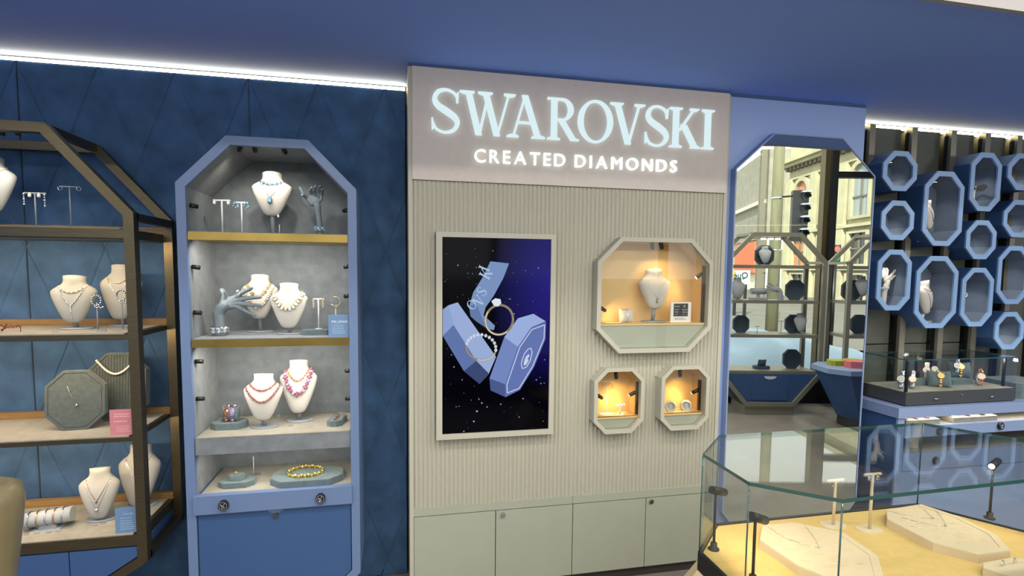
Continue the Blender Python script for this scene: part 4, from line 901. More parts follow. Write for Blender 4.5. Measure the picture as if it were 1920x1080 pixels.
yk = YC+.022; a, bq = at(616, 632, yk), at(654, 632, yk); ck = card('sign_card', 'blue printed card on the second cabinet shelf', a.x, bq.x, (z, at(635, 590.5, yk).z), yk, .010, 'card_blue'); hgt = at(635, 590.5, yk).z-z
text_line('MILLENIA', a.x+.014, bq.x-.004, z+hgt*.64, hgt*.115, yk-.0005, 'printed_title', 'ink_white', ck, False, .0004); textbars(ck, a.x+.016, bq.x-.010, [z+hgt*k for k in (.52, .44, .36, .28, .21, .14)], yk, .0028, 'ink_pale_blue')

# ---- third shelf
z = CZ[2]
def pillow(label, loc, w, d, h, material, rz=0, name='bracelet_pillow', tilt=.35, group=None):
    o = thing(name, label, 'display pillow', loc, rz, group); n = 14; rings = []
    for k in range(n+1):
        u = -1+2*k/n; e = 1+.16*abs(u)**4; th = d*.5*(1-.85*abs(u)**6)+.002
        rings.append([(u*w/2, math.cos(a)*th, h/2+math.sin(a)*h/2*e) for a in [2*PI*i/16 for i in range(16)]])
    MB().loft(rings).xf(Matrix.Rotation(-tilt, 4, 'X')).build('cushion', material, o); return o
p = atz(431, 804, z); pd = octpad('octagon_pad', 'blue octagon pad under the bracelet pillow on the third cabinet shelf', (p.x-.008, p.y+.028, z), .148, .10, .026, .03)
pl = pillow('small pillow holding two coloured bracelets on the third cabinet shelf', (p.x-.006, p.y+.032, z+.028), .072, .046, .062, 'pad_suede', -.12, tilt=.30)
for k, (dx_, ms, lb) in enumerate(((-.013, ['crystal_red', 'rose_gold'], 'orange red stone bracelet on the small pillow'), (.014, ['crystal_pink', 'crystal_lilac'], 'pink lilac stone bracelet on the small pillow'))):
    mb = MB(); cylloop(mb, (dx_, .0, .031), (0, .0265, 0), (0, 0, .036), 0, 17, 'gem', .0062, 2); mb.gem((dx_, -.028, .036), (.010, 0, 0), (0, 0, .012), (0, -.004, 0), 1).xf(Matrix.Rotation(-.30, 4, 'X')); o = mb.build('bracelet', ms); o.location = pl.location; o.rotation_euler = pl.rotation_euler; tag(o, lb, 'bracelet', 'bracelets in the blue cabinet')
b = bust_px('white bust with two fine red stone necklaces on the third cabinet shelf', 457, 530.5, 702.5, 786, 2.54, z, group=gB)
jewel(b, 'thin red stone necklace high on the front bust of the third shelf', [neck_path(b, .66, .80, .67)], 'stone', ['crystal_red', 'rose_gold'], .0050, group=gN)
jewel(b, 'thin pink stone necklace low on the front bust of the third shelf', [neck_path(b, .86, .74, .42)], 'stone', ['crystal_pink', 'rose_gold'], .0054, group=gN)
b = bust_px('taller white bust with bold magenta stones on the third cabinet shelf', 524.5, 595, 677, 772, 2.62, z, group=gB)
jewel(b, 'thin green red stone necklace high on the magenta bust', [neck_path(b, .58, .84, .63)], 'stone', ['crystal_red', 'crystal_yellow'], .0045, group=gN)
jewel(b, 'bold magenta stone collar on the taller bust', [neck_path(b, .72, .82, .38, p=2.3)], 'stone', ['crystal_pink', 'crystal_lilac', 'crystal_pink'], .0105, group=gN)
price_tag('small tag lying between the busts on the third cabinet shelf', tuple(atz(545, 799, z)), 'tags in the blue cabinet')
p = atz(630, 798, z); t = octpad('octagon_pad', 'long narrow blue pad with a red bracelet beside the right cabinet frame', (p.x, p.y+.045, z), .066, .135, .024, .02, rz=-.15)
o = MB(); [o.gem((.004*math.sin(i*.8), -.045+.0068*i, .029), (.0035, 0, 0), (0, .004, 0), (0, 0, .003), i % 2) for i in range(14)]; o = o.build('bracelet', ['crystal_red', 'rose_gold']); o.location = t.location; o.rotation_euler = t.rotation_euler; tag(o, 'thin red bracelet laid along the narrow pad', 'bracelet', 'bracelets in the blue cabinet')

# ---- tray
z = ztr
p = atz(440, 916, z); octpad('octagon_pad', 'blue octagon pad carrying the ring block in the cabinet tray', (p.x, p.y+.045, z), .150, .095, .022, .030)
octpad('ring_block', 'small octagon ring block on the pad in the cabinet tray', (p.x-.004, p.y+.052, z+.0235), .066, .050, .020, .014)
mb = MB(); c = Vector((p.x-.006, p.y+.048, z+.047)); mb.tube([c+Vector((.008*math.cos(2*PI*i/14), 0, .008*math.sin(2*PI*i/14))) for i in range(14)], .0013, 5, closed=True).gem(c+Vector((-.002, 0, .009)), (.004, 0, 0), (0, .004, 0), (0, 0, .003)); tag(mb.build('finger_ring', 'gold'), 'gold ring standing on the small ring block', 'ring', 'rings in the blue cabinet')
p = atz(477, 888, z); t = thing('clear_stand', 'clear earring stand with oval foot at the back of the cabinet tray', 'earring stand', (p.x, p.y-.01, z), 0, gS); MB().lathe([(.030, 0), (.030, .002)], (.004, 0, 0), 20, sx=1, sy=.6).build('base', 'pad_suede', t); MB().cyl((0, 0, .002), (0, 0, .085), .0016, 6).build('post', 'acrylic_white', t)
p0, p1 = atz(503, 905, z+.028), atz(641, 893, z+.028); p = atz(573, 914, z)
octpad('octagon_pad', 'large flat octagon pad with a yellow necklace in the cabinet tray', ((p0.x+p1.x)/2, p.y+.092, z), p1.x-p0.x+.004, .185, .028, .055, rim=.012)
mb = MB(); c = atz(573, 884, z+.034); cylloop(mb, c, (.076, 0, 0), (0, .062, 0), 0, 34, 'gem', .0085, 2); tag(mb.build('necklace', ['crystal_yellow', 'gold']), 'yellow green stone necklace laid in a ring on the large pad', 'necklace', gN)
# ================================================================== things in the lit niches
zsh, y0, y1 = NA[1:]; Yb_ = y0+.088
b = bust_px('cream bust with fine pendant in the largest octagon niche', 1197.5, 1256.5, 506.5, 578, Yb_, zsh, group='busts in the white wall')
jewel(b, 'fine silver pendant necklace in the largest octagon niche', [neck_path(b, .58, .80, .24, p=1.2)], 'chain', ['silver'], .0011, pendant=[(0, .2, .009, 0), (0, .26, .005, 0)])
p = at(1176, 602, y0+.075); pl = pillow('cream pillow with a thin bracelet in the largest octagon niche', (p.x, y0+.085, zsh), .075, .034, .066, 'bust_white', .1, tilt=.15)
mb = MB().tube([(.018*0, .019*math.cos(2*PI*i/20), .034+.036*math.sin(2*PI*i/20)) for i in range(20)], .0015, 5, closed=True).xf(Matrix.Rotation(-.15, 4, 'X')); o = mb.build('bracelet', 'silver'); o.location = pl.location; o.rotation_euler = pl.rotation_euler; tag(o, 'thin silver bracelet on the cream pillow', 'bracelet')
yk = y0+.060; a, c = at(1257, 604, yk), at(1295, 604, yk); zt_ = at(1276, 566.5, yk).z; ck = card('info_card', 'white card with black panel in a clear holder in the largest octagon niche', a.x, c.x, (zsh, zt_), yk, .004, 'card_white'); W_ = c.x-a.x; H_ = zt_-zsh
bk = MB().box(a.x+W_*.14, a.x+W_*.84, yk-.001, yk, zsh+H_*.30, zsh+H_*.93).build('black_panel', 'card_black', ck)
for (u0, u1, v0, v1) in ((.17, .42, .76, .82), (.60, .72, .74, .86), (.17, .40, .62, .66), (.55, .80, .60, .66), (.19, .36, .48, .55), (.58, .66, .46, .56), (.68, .80, .47, .54), (.19, .36, .38, .41), (.58, .80, .36, .39)): MB().box(a.x+W_*u0, a.x+W_*u1, yk-.0016, yk-.0009, zsh+H_*v0, zsh+H_*v1).build('printed_mark', 'ink_grey', bk)
textbars(ck, a.x+W_*.2, a.x+W_*.8, [zsh+H_*.20, zsh+H_*.13], yk, .003, 'ink_grey')
zsh, y0, y1 = NB[1:]
p = at(1163, 760, y0+.06); tstand('short white bar stand with pearl studs in the first small niche', (p.x, y0+.062, zsh), p.z-zsh, .050, .0048, group='stands in the small niches', base=.04)
for d in (-.018, 0, .018): earring(('left' if d < 0 else 'right' if d > 0 else 'middle')+' pearl stud on the short bar stand', (p.x+d, y0+.058, p.z+.010), 'stud', 'pearl', .0065, 'earrings in the small niches')
p = at(1140, 716, y0+.075); tstand('tall thin clear stand at the side of the first small niche', (p.x, y0+.085, zsh), p.z-zsh, .06, .0018, group='stands in the small niches', base=.075, material='acrylic_white')
for d in (-.026, .026): earring(('left ' if d < 0 else 'right ')+'drop earring on the tall clear stand of the first small niche', (p.x+d, y0+.082, p.z), 'drop', 'crystal_gold', .0075, 'earrings in the small niches')
zsh, y0, y1 = NC[1:]
for px, py, lb in ((1257, 772, 'round white ring holder near the frame in the second small niche'), (1286, 770, 'round white ring holder in the middle of the second small niche')):
    p = at(px, py, y0+.07); t = thing('ring_holder', lb, 'ring holder', (p.x, y0+.07, zsh), -.35, 'ring holders')
    MB().tube([(.024*math.cos(2*PI*i/24), 0, .026+.024*math.sin(2*PI*i/24)) for i in range(24)], .0065, 8, closed=True).build('hoop', 'bust_white', t); MB().prism([(.021*math.cos(2*PI*i/20), .026+.021*math.sin(2*PI*i/20)) for i in range(20)], 'Y', .004, .007).build('disc', 'bust_white', t)
    MB().box(-.014, .014, -.012, .012, 0, .003).build('base', 'bust_white', t)
    mb = MB().tube([(.012*math.cos(2*PI*i/16), -.010, .026+.012*math.sin(2*PI*i/16)) for i in range(16)], .0012, 5, closed=True); o = mb.build('finger_ring', 'silver'); o.location = t.location; o.rotation_euler = t.rotation_euler; tag(o, 'thin ring leaning in the '+('ring holder near the frame' if px < 1270 else 'middle ring holder'), 'ring', 'rings in the small niches')

# ================================================================== blue pier with the octagon mirror
SLR = at(1624, 203, 2.53).x
struct(MB().box(PR+.021, SLR, 2.53, 2.868, 0, ZP-.003).build('wall_pier', 'pier_paint'), 'pale blue pier behind the mirror')
mz1 = (at(1452, 250, YM).z+at(1580, 257, YM).z)/2; mL, mR = at(1379, 322, YM).x, at(1641, 327, YM).x; mzs = (at(1379, 320, YM).z+at(1641, 327, YM).z)/2; mcx = .5*(at(1452, 250, YM).x-mL+mR-at(1580, 257, YM).x); mzl = at(1365, 960, YM).z; mB = .09
om = [(mL, mzl), (mL+.20, mB), (mR-.20, mB), (mR, mzl), (mR, mzs), (mR-mcx, mz1), (mL+mcx, mz1), (mL, mzs)]
mi = thing('wall_mirror', 'tall octagon mirror reflecting the street window on the blue pier', 'mirror', ((mL+mR)/2, YM+.03, mB), world=True)
MB().ring(om, inset(om, .007), 'Y', YM-.003, YM+.040).build('frame', 'blue_paint', mi)
MB().prism(inset(om, .0071), 'Y', YM, YM+.006).build('mirror_glass', 'mirror_face', mi)
MB().prism(inset(om, .012), 'Y', YM+.0065, YM+.0395).build('backing', 'blue_deep', mi)

# ================================================================== brown wall with octagon boxes
wb = bpy.data.objects['wall_back']
PX = [1636.5, 1716, 1790, 1854, 1914]; PXW = [at(x, 250, 2.73).x for x in PX]; stp = (PXW[-1]-PXW[0])/4; PXW += [PXW[-1]+stp*k for k in (1, 2, 3, 4)]
for i, x in enumerate(PXW):
    t = thing('wall_post', 'upright metal wall standard, '+['first', 'second', 'third', 'fourth', 'fifth', 'sixth', 'seventh', 'eighth', 'ninth'][i]+' from the mirror', 'wall standard', (x, 2.77, 0), 0, 'metal standards on the brown wall')
    MB().box(-.020, .020, -.04, .0, .02, at(1636.5, 232, 2.73).z).build('post', 'post_light', t); MB().box(-.027, -.020, -.02, .0, .02, at(1636.5, 232, 2.73).z-.03).build('groove', 'black', t)
    a = x+.025; bb = PXW[i+1]-.035 if i+1 < len(PXW) else X1-.02
    for (z0_, z1_) in ((.03, 1.165), (1.172, _ZQ-.004)): MB().box(a, bb, 2.79, 2.848, z0_, z1_).build('panel', 'wall_brown', wb)
MB().box(SLR+.001, PXW[0]-.035, 2.79, 2.83, .03, _ZQ-.004).build('panel', 'wall_brown', wb)
MB().box(SLR+.001, X1, 2.775, 2.831, 0, .03).build('skirting_strip', 'black', wb)
YH = 2.62
HB = [  # outline in the photo: left, right, top, bottom
 (1656, 1720, 283, 358, 'small octagon wall box next to the mirror top, in the upper row'), (1732, 1806, 321, 461, 'tall octagon wall box with a white bust, second from the mirror in the upper row'),
 (1820, 1877, 286, 396, 'tall octagon wall box with dark sunglasses'), (1890, 1950, 288, 357, 'small octagon wall box with a watch at the photo edge, upper row'),
 (1653, 1714, 376, 450, 'small octagon wall box with a white stand, below the topmost one'), (1812, 1868, 413, 486, 'small octagon wall box below the sunglasses box'),
 (1882, 1940, 375, 445, 'small octagon wall box at the photo edge, middle row'), (1645, 1708, 468, 582, 'tall octagon wall box with a mannequin hand next to the mirror'),
 (1717, 1795, 480, 615, 'tall octagon wall box with a bust and draped chain in the lower row'), (1803, 1862, 502, 612, 'tall octagon wall box with a small hoop'),
 (1871, 1931, 461, 570, 'tall octagon wall box at the photo edge, lower row'), (1866, 1920, 585, 655, 'lowest small octagon wall box above the counter')]
HX = []
for i, (xl, xr, yt, yb, lb) in enumerate(HB):
    ym = (yt+yb)/2; xm_ = (xl+xr)/2; a, c = at(xl, ym, YH).x, at(xr, ym, YH).x; zt_, zb_ = at(xm_, yt, YH).z, at(xm_, yb, YH).z; w, h = c-a, zt_-zb_; ch = w*.30
    o8 = oct8((a+c)/2, (zt_+zb_)/2, w, h, ch); i8 = inset(o8, .029)
    t = thing('octagon_box', lb, 'wall box', ((a+c)/2, 2.79, zb_), 0, 'octagon boxes on the brown wall', world=True); HX.append((t, (a+c)/2, zb_, w, h, i8))
    MB().ring(o8, i8, 'Y', YH, YH+.010).build('front_rim', 'box_rim', t); MB().ring(o8, inset(o8, .010), 'Y', YH+.010, 2.788).build('sides', 'blue_deep', t)
    MB().ring(inset(o8, .0101), inset(o8, .022), 'Y', YH+.010, 2.772).build('lining', 'box_lining', t); MB().prism(inset(o8, .0101), 'Y', 2.772, 2.787).build('back', 'box_lining', t)
    zf = zb_+.026; xs = [p[0] for p in clip(clip(i8, 0, 1, zf+.002), 0, -1, -zf)]; MB().box((a+c)/2-w/2+ch*.92+.012, (a+c)/2+w/2-ch*.92-.012, YH+.012, 2.771, zf-.003, zf).build('floor_pad', 'suede_top', t)
    p = Vector(((a+c)/2-.03, YH+.035, zt_-.045)); aim = Vector(((a+c)/2, 2.72, zb_+.05)); f_ = i in (0, 1); spot_fixture(t, p, aim, .024, .009, f_)
    lamp('spot_bulb', 'SPOT', p+(aim-p).normalized()*.016, 1.0 if h < .3 else 1.4, (1, .93, .82), aim, spot=110, blend=.9, parent=t, radius=.01)
def hz(i): return HX[i][2]+.026
x = HX[0][1]; pl = pillow('watch pillow in the box next to the mirror top', (x-.03, 2.70, hz(0)), .05, .035, .05, 'pad_suede', -.5, tilt=.4); o = cylloop(MB(), (0, 0, .026), (0, .02, 0), (0, 0, .029), 0, 14, 'gem', .006).xf(Matrix.Rotation(-.4, 4, 'X')).build('watch', 'silver'); o.location = pl.location; o.rotation_euler = pl.rotation_euler; tag(o, 'bright bracelet watch in the box next to the mirror top', 'watch')
b = bust_px('white bust in the tall box second from the mirror', 1717, 1758, 378, 430, 2.70, hz(1), group='busts in the wall boxes', rz=.5, footmat='acrylic_white'); jewel(b, 'dark cord necklace on the bust of the upper tall box', [neck_path(b, .6, .8, .25, p=1.2)], 'chain', ['black'], .0014)
x = HX[2][1]; t = thing('sunglasses', 'black cat eye sunglasses in a tall wall box', 'sunglasses', (x-.012, 2.665, at(1842, 353, 2.665).z-.012), -.25)
for s in (-1, 1): MB().loft([[(s*(.034+.03*math.cos(2*PI*i/18)*(1+.15*math.sin(2*PI*i/18))), y, .012+.020*math.sin(2*PI*i/18)+.006*math.cos(2*PI*i/18)) for i in range(18)] for y in (-.002, .002)], 0, False).build('lens', 'black', t); MB().tube([(s*.062, 0, .022), (s*.066, .05, .02), (s*.06, .075, .0)], .0022, 6).build('temple', 'black', t)
MB().tube([(-.01, 0, .016), (0, -.002, .019), (.01, 0, .016)], .0025, 6).build('bridge', 'gold', t)
MB().box(-.004, .004, .01, .016, hz(2)-t.location.z, .014).box(-.02, .02, 0, .03, hz(2)-t.location.z, hz(2)-t.location.z+.003).build('stand', 'acrylic_white', t)
def cwatch(label, loc, r, rz, face='silver', strap='silver', ring='grey_post', group='watches in the boxes and cases'):
    t = thing('watch_stand', 'ring shaped holder of the '+label, 'watch stand', loc, rz, 'watch holders'); MB().tube([(0, r*math.cos(a), r+r*math.sin(a)) for a in [-PI/2+.0+i*2*PI/20 for i in range(19)]], r*.16, 8).build('ring', ring, t); MB().box(-.012, .012, -.012, .012, 0, .003).build('base', ring, t)
    w = thing('watch', label, 'watch', loc, rz, group); mb = MB(); S = 1.14
    for i in range(22):
        a = -.9+i*(2.9)/21; c = Vector((0, -r*S*math.cos(a-.3), r+r*S*math.sin(a-.3))); d = Vector((0, -math.cos(a-.3), math.sin(a-.3))); tg = Vector((0, math.sin(a-.3), math.cos(a-.3))); mb.gem(c, (r*.26, 0, 0), tg*r*.085, d*r*.05)
    mb.build('strap', strap, w); a = .25; c = Vector((0, -r*S*math.cos(a), r+r*S*math.sin(a))); d = Vector((0, -math.cos(a), math.sin(a)))
    MB().cyl(c, c+d*r*.12, r*.42, 20).build('case', face, w); MB().cyl(c+d*r*.12, c+d*r*.13, r*.34, 20).build('dial', 'pearl', w); return w
cwatch('white strap watch in the wall box at the photo edge', (HX[3][1]-.03, 2.69, hz(3)), .028, -.5, 'silver', 'pearl')
p = at(1661, 398, 2.69); tstand('white earring stand in the box below the topmost one', (p.x, 2.70, hz(4)), p.z-hz(4), .03, .003, group='stands in the wall boxes'); earring('square stud on the stand in the box near the mirror', (p.x+.004, 2.693, p.z+.006), 'stud', 'pearl', .008, 'earrings in the wall boxes')
cwatch('gold watch in the box below the sunglasses', (HX[5][1]-.05, 2.69, hz(5)), .026, -.4, 'gold', 'gold')
b = bust_px('slim white bust in the lower tall box', 1706, 1757, 528, 588, 2.70, hz(8), group='busts in the wall boxes', rz=.5, slim=.95, footmat='acrylic_white'); jewel(b, 'rose gold collar on the slim bust of the lower tall box', [neck_path(b, .56, .80, .70)], 'chain', ['rose_gold'], .0018); jewel(b, 'dark draped chain on the slim bust of the lower tall box', [neck_path(b, .6, .78, .12, p=1.3)], 'chain', ['black'], .0012)
p = at(1739, 608, 2.67); mb = MB(); [mb.gem((p.x-.02+.008*i, 2.665, hz(8)+.004+.006*(i % 2)), (.004, 0, 0), (0, 0, .005), (0, -.003, 0)) for i in range(6)]; tag(mb.build('bracelet', 'crystal'), 'crystal bracelet lying in front of the slim bust', 'bracelet')
p = at(1812, 553, 2.69); t = thing('clear_stand', 'clear stand for the hoop in a tall wall box', 'earring stand', (p.x, 2.70, hz(9)), 0); MB().cyl((0, 0, 0), (0, 0, p.z-hz(9)-.012), .0018, 6).build('post', 'acrylic_white', t); MB().box(-.012, .012, -.01, .01, 0, .002).build('base', 'acrylic_white', t); tag(MB().tube([(p.x+.012*math.cos(2*PI*i/16), 2.695, p.z+.012*math.sin(2*PI*i/16)) for i in range(16)], .003, 6, closed=True).build('earring', 'crystal'), 'thick crystal hoop in a tall wall box', 'earring')
q = lambda x, y, Y=2.70: at(1600+x*.2222, 440+y*.2222, Y)
hb = Vector((q(250, 570).x, 2.70, hz(7))); h3 = thing('display_hand', 'pale mannequin hand pointing up in the tall box next to the mirror', 'mannequin hand', hb, world=True)
organic([([(hb.x, 2.70, hz(7)+.002), q(262, 480), q(285, 400)], [.016, .0155, .017]), ([q(300, 360), q(325, 335), q(338, 320), q(352, 300)], [.010, .008, .007, .006]), ([q(275, 350), q(285, 315), q(288, 300), q(280, 285)], [.010, .0085, .0075, .006]), ([q(262, 350), q(262, 315), q(262, 300), q(256, 286)], [.010, .0085, .0075, .006]), ([q(250, 360), q(245, 330), q(242, 312), q(238, 300)], [.009, .008, .007, .006]), ([q(310, 380), q(330, 360), q(342, 352), q(352, 346)], [.009, .007, .0065, .0055])], [(q(278, 375), (.022, 0, 0), (0, .012, 0), (0, 0, .026))], 'hand', 'bust_white', h3)
tag(cylloop(MB(), q(268, 450), (.019, 0, .003), (0, .018, 0), 0, 14, 'gem', .0055).build('bracelet', 'crystal'), 'thin crystal bracelet on the pale hand in the wall box', 'bracelet')

# ================================================================== blue counter under the boxes
YK1 = 2.44; kx0 = at(1684.5, 780, YK1).x; kx1 = 5.2
def kz(x, y): return at(x, y, YK1).z
ktop = kz(1700, 764); k1 = kz(1700, 783)
kt = thing('counter', 'blue counter with open shelves and drawers below the octagon boxes', 'counter', ((kx0+kx1)/2, 2.5, 0), world=True)
MB().box(kx0-.012, kx1, YK1-.012, 2.768, k1, ktop).build('worktop', 'blue_paint', kt)
MB().box(kx0, kx0+.03, YK1+.012, 2.768, .05, k1).build('side_panel', 'blue_deep', kt); MB().box(kx0, kx0+.045, YK1, YK1+.012, .05, k1).build('front_post', 'blue_paint', kt)
MB().box(kx0+.03, kx1, 2.74, 2.768, .05, k1).build('back_panel', 'blue_paint', kt)
zz = [kz(1760, 797), kz(1760, 817), kz(1760, 846), kz(1760, 872)]
for (a, c_, nm, pxs) in ((zz[1], zz[0], 'drawer', ((1760, 808), (1874, 798))), (zz[3]-.02, zz[2], 'drawer', ((1753, 863),))):
    d = MB().box(kx0+.046, kx1, YK1-.002, YK1+.018, a, c_).build(nm, 'blue_paint', kt); MB().box(kx0+.031, kx1-.01, YK1+.018, 2.739, c_-.012, c_-.002).build('shelf_board', 'suede_top', kt)
    for px, py in pxs: emblem_knob(d, at(px, py, YK1-.002), YK1-.002, .023)
    for k in (1, 2, 3): emblem_knob(d, Vector((at(1874, 800, YK1).x+.45*k, 0, (a+c_)/2)), YK1-.002, .023)
lamp('counter_fill', 'AREA', (kx0+.75, YK1+.03, k1-.004), .9, NEUT, (kx0+.75, YK1+.06, k1-.3), 1.3, .02, parent=kt)  # fill lamp added under the worktop to brighten the trays
MB().box(kx0+.046, kx1, YK1+.002, YK1+.018, .06, zz[3]-.024).build('lower_front', 'blue_paint', kt)
MB().box(kx0+.02, kx1, YK1+.05, 2.76, 0, .05).build('plinth', 'plinth_dark', kt)
for (a, c_, lb) in ((1699, 1763, 'grey tray with three coral items on the counter shelf'), (1788, 1870, 'grey tray with three pale straps on the counter shelf')):
    y_ = YK1+.02; xa, xb = at(a, 790, y_).x, at(c_, 786, y_).x; zt_ = zz[0]-.002; t = thing('watch_tray', lb, 'watch tray', ((xa+xb)/2, y_+.07, zt_), 0, 'watch trays on the counter shelf'); w = xb-xa
    MB().add([(-w/2, -.07, 0), (w/2, -.07, 0), (w/2, .09, 0), (-w/2, .09, 0), (-w/2, -.07, .030), (w/2, -.07, .030), (w/2, .09, .050), (-w/2, .09, .050)], [(0, 3, 2, 1), (4, 5, 6, 7), (0, 1, 5, 4), (1, 2, 6, 5), (2, 3, 7, 6), (3, 0, 4, 7)]).build('block', 'suede_top', t)
    for k in range(3):
        o = MB().loft([[(-.011, y, z), (.011, y, z), (.011, y, z+.004), (-.011, y, z+.004)] for y, z in ((-.06, .034), (-.03, .044), (.0, .048), (.04, .050))], 0, False).build('strap_watch', ['pink_box', 'rose_gold', 'crystal_red'][k] if a < 1750 else ['pearl', 'rose_gold', 'black'][k]); o.location = t.location+Vector((-w/2+w*(k+.35)/3, 0, 0)); o.rotation_euler = (0, 0, -.35)
        tag(o, ['coral', 'orange', 'pink'][k]+' strap on the tray beside the counter post' if a < 1750 else ['white', 'rose gold', 'black'][k]+' strap on the second counter tray', 'watch strap', 'straps on the counter trays')
# ---- glass watch case on the counter
YG = YK1+.015; ga, gb = at(1699, 740, YG).x, at(1904, 740, YG).x; gz0 = ktop+.006; gz1 = at(1704, 737, YG).z; gzt = at(1700, 675, YG).z; gy1 = 2.745
gc = thing('watch_case', 'low glass watch case with dark grey base on the blue counter', 'display case', ((ga+gb)/2, (YG+gy1)/2, ktop), world=True)
mat('gunmetal', (96, 98, 98), .4, .6)
bs_ = MB().box(ga, gb, YG, gy1, gz0, gz1).build('base', 'gunmetal', gc); MB().box(ga+.006, gb-.006, YG+.006, gy1-.006, ktop, gz0).build('shadow_gap', 'black', gc); MB().box(ga+.008, gb-.008, YG+.008, gy1-.008, gz1, gz1+.003).build('deck', 'suede_top', gc)
for px in (1754, 1858): p = at(px, 747-(px-1754)*.04, YG); MB().cyl((p.x-.016, YG-.010, p.z), (p.x+.016, YG-.010, p.z), .0035, 8).build('handle', 'silver', bs_)
p = at(1803, 741, YG); MB().cyl((p.x, YG-.006, p.z), (p.x, YG, p.z), .008, 12).build('lock', 'silver', bs_)
for (a, c_, d, e, nm) in ((ga, gb, YG, YG+.006, 'front_pane'), (ga, gb, gy1-.006, gy1, 'back_pane'), (ga, ga+.006, YG+.006, gy1-.006, 'side_pane'), (gb-.006, gb, YG+.006, gy1-.006, 'side_pane')): MB().box(a, c_, d, e, gz1, gzt-.006).build(nm, 'glass_case', gc)
MB().prism([(ga, YG), (gb, YG), (gb, gy1), (ga, gy1)], 'Z', gzt-.006, gzt, 0, 1).build('top_pane', ['glass_case', 'glass_edge'], gc)
for x, y in ((ga+.014, YG+.016), (gb-.03, YG+.05), (ga+.36, gy1-.03), (gb-.02, gy1-.03)): MB().box(x-.006, x+.006, y-.006, y+.006, gz1, gzt-.01).build('light_post', 'black', gc)
for x, y in ((ga+.10, YG+.06), (ga+.36, gy1-.05), (gb-.06, YG+.05)): lamp('case_light', 'POINT', (x, y, gzt-.03), .35, NEUT, parent=gc, radius=.01)
dz = gz1+.003; gw = 'watches in the glass watch case'
def gpt(px, py, z=dz): q = atz(px, py, z); return (q.x, q.y, z)
q = gpt(1738, 722); octpad('velvet_block', 'low velvet block under the ring watches in the watch case', (q[0]-.02, q[1]+.035, dz), .24, .075, .030, .01)
q = gpt(1806, 722); octpad('velvet_block', 'velvet block under the back pillow in the watch case', (q[0]+.01, q[1]+.045, dz), .17, .075, .030, .012)
q = gpt(1762, 716); octpad('velvet_block', 'dark velvet slab behind the front pillow in the watch case', (q[0], q[1]+.03, dz), .16, .08, .055, .012)
for (px, py, up, r, rz, fa, st, lb) in ((1690, 727, 0, .046, -.9, 'silver', 'silver', 'brown strap watch close to the case corner'), (1711, 727, 0, .046, -.9, 'gold', 'silver', 'steel watch just inside the case corner'), (1727, 716, .031, .044, -.9, 'rose_gold', 'pearl', 'rose gold watch standing highest on the block'),
        (1754, 708, .056, .040, -.9, 'silver', 'silver', 'silver faced watch on the dark slab'), (1716, 710, .031, .048, -.9, 'black', 'black', 'black watch at the back of the case'), (1834, 721, 0, .046, -.7, 'rose_gold', 'rose_gold', 'copper coloured watch near the end of the case')):
    q = gpt(px, py); cwatch(lb, (q[0], min(q[1], 2.66), dz+up), r, rz, fa, st, group=gw)
for (px, py, up, lb) in ((1768, 727, 0, 'gold watch on the front velvet pillow'), (1805, 718, .031, 'gold watch on the back velvet pillow')):
    q = gpt(px, py); pl = pillow('velvet pillow under the '+lb, (q[0], min(q[1]+.02, 2.66), dz+up), .115, .06, .095, 'pad_suede', -.6, tilt=.45, name='watch_pillow', group='pillows in the watch case'); o = cylloop(MB(), (0, 0, .048), (0, .034, 0), (0, 0, .053), 0, 26, 'gem', .007).cyl((0, -.034, .058), (0, -.042, .058), .017, 16).xf(Matrix.Rotation(-.45, 4, 'X')).build('watch', 'gold'); o.location = pl.location; o.rotation_euler = pl.rotation_euler; tag(o, lb, 'watch', gw)
p = at(1905, 745, YK1+.05); octpad('blue_tray', 'blue green velvet tray on the counter at the photo edge', (p.x+.17, YK1+.17, ktop), .30, .24, .09, .02)

# ================================================================== glass case in front
ZT, ZD = 1.05, .735
def c2(x, y, z): p = atz(x, y, z); return (p.x, p.y)
V8 = [c2(1348, 816, ZT), c2(1318, 850, ZT), c2(1405, 904, ZT), c2(1580, 936, ZT), (c2(1580, 936, ZT)[0]+.88, c2(1580, 936, ZT)[1]+.025), (2.125, 1.24), (2.11, 1.32), c2(1730, 792.5, ZT)]
fc = thing('jewel_case', 'elongated octagon glass jewel case with warm lit deck in front', 'display case', (1.5, 1.35, 0), world=True)
MB().prism(V8, 'Z', ZT-.010, ZT, 0, 1).build('top_pane', ['glass_case', 'glass_edge'], fc)
I8 = inset(V8, .008)
for i in range(8):
    j = (i+1) % 8; q = [V8[i], V8[j], I8[j], I8[i]]; MB().prism(q, 'Z', ZD+.002, ZT-.0102).build('side_pane', 'glass_case', fc)
    ed = V8[i]; MB().cyl((ed[0]*.9995+I8[i][0]*.0005, ed[1], ZD+.004), (ed[0], ed[1], ZT-.0102), .0022, 6).build('glass_joint', 'glass_edge', fc)
MB().prism(inset(V8, .010), 'Z', ZD-.006, ZD).build('deck', 'case_deck', fc)
MB().ring(inset(V8, -.004), inset(V8, .009), 'Z', ZD-.055, ZD+.003).build('rail', 'black', fc)
O8 = inset(V8, -.002); F8 = inset(V8, -.11)
MB().loft([[(x, y, ZD-.055) for x, y in O8], [(x, y, ZD-.24) for x, y in F8], [(x, y, .12) for x, y in F8]], 0, False).build('body', 'case_wood', fc); MB().prism(inset(V8, -.05), 'Z', 0, .12).build('plinth', 'plinth_dark', fc)
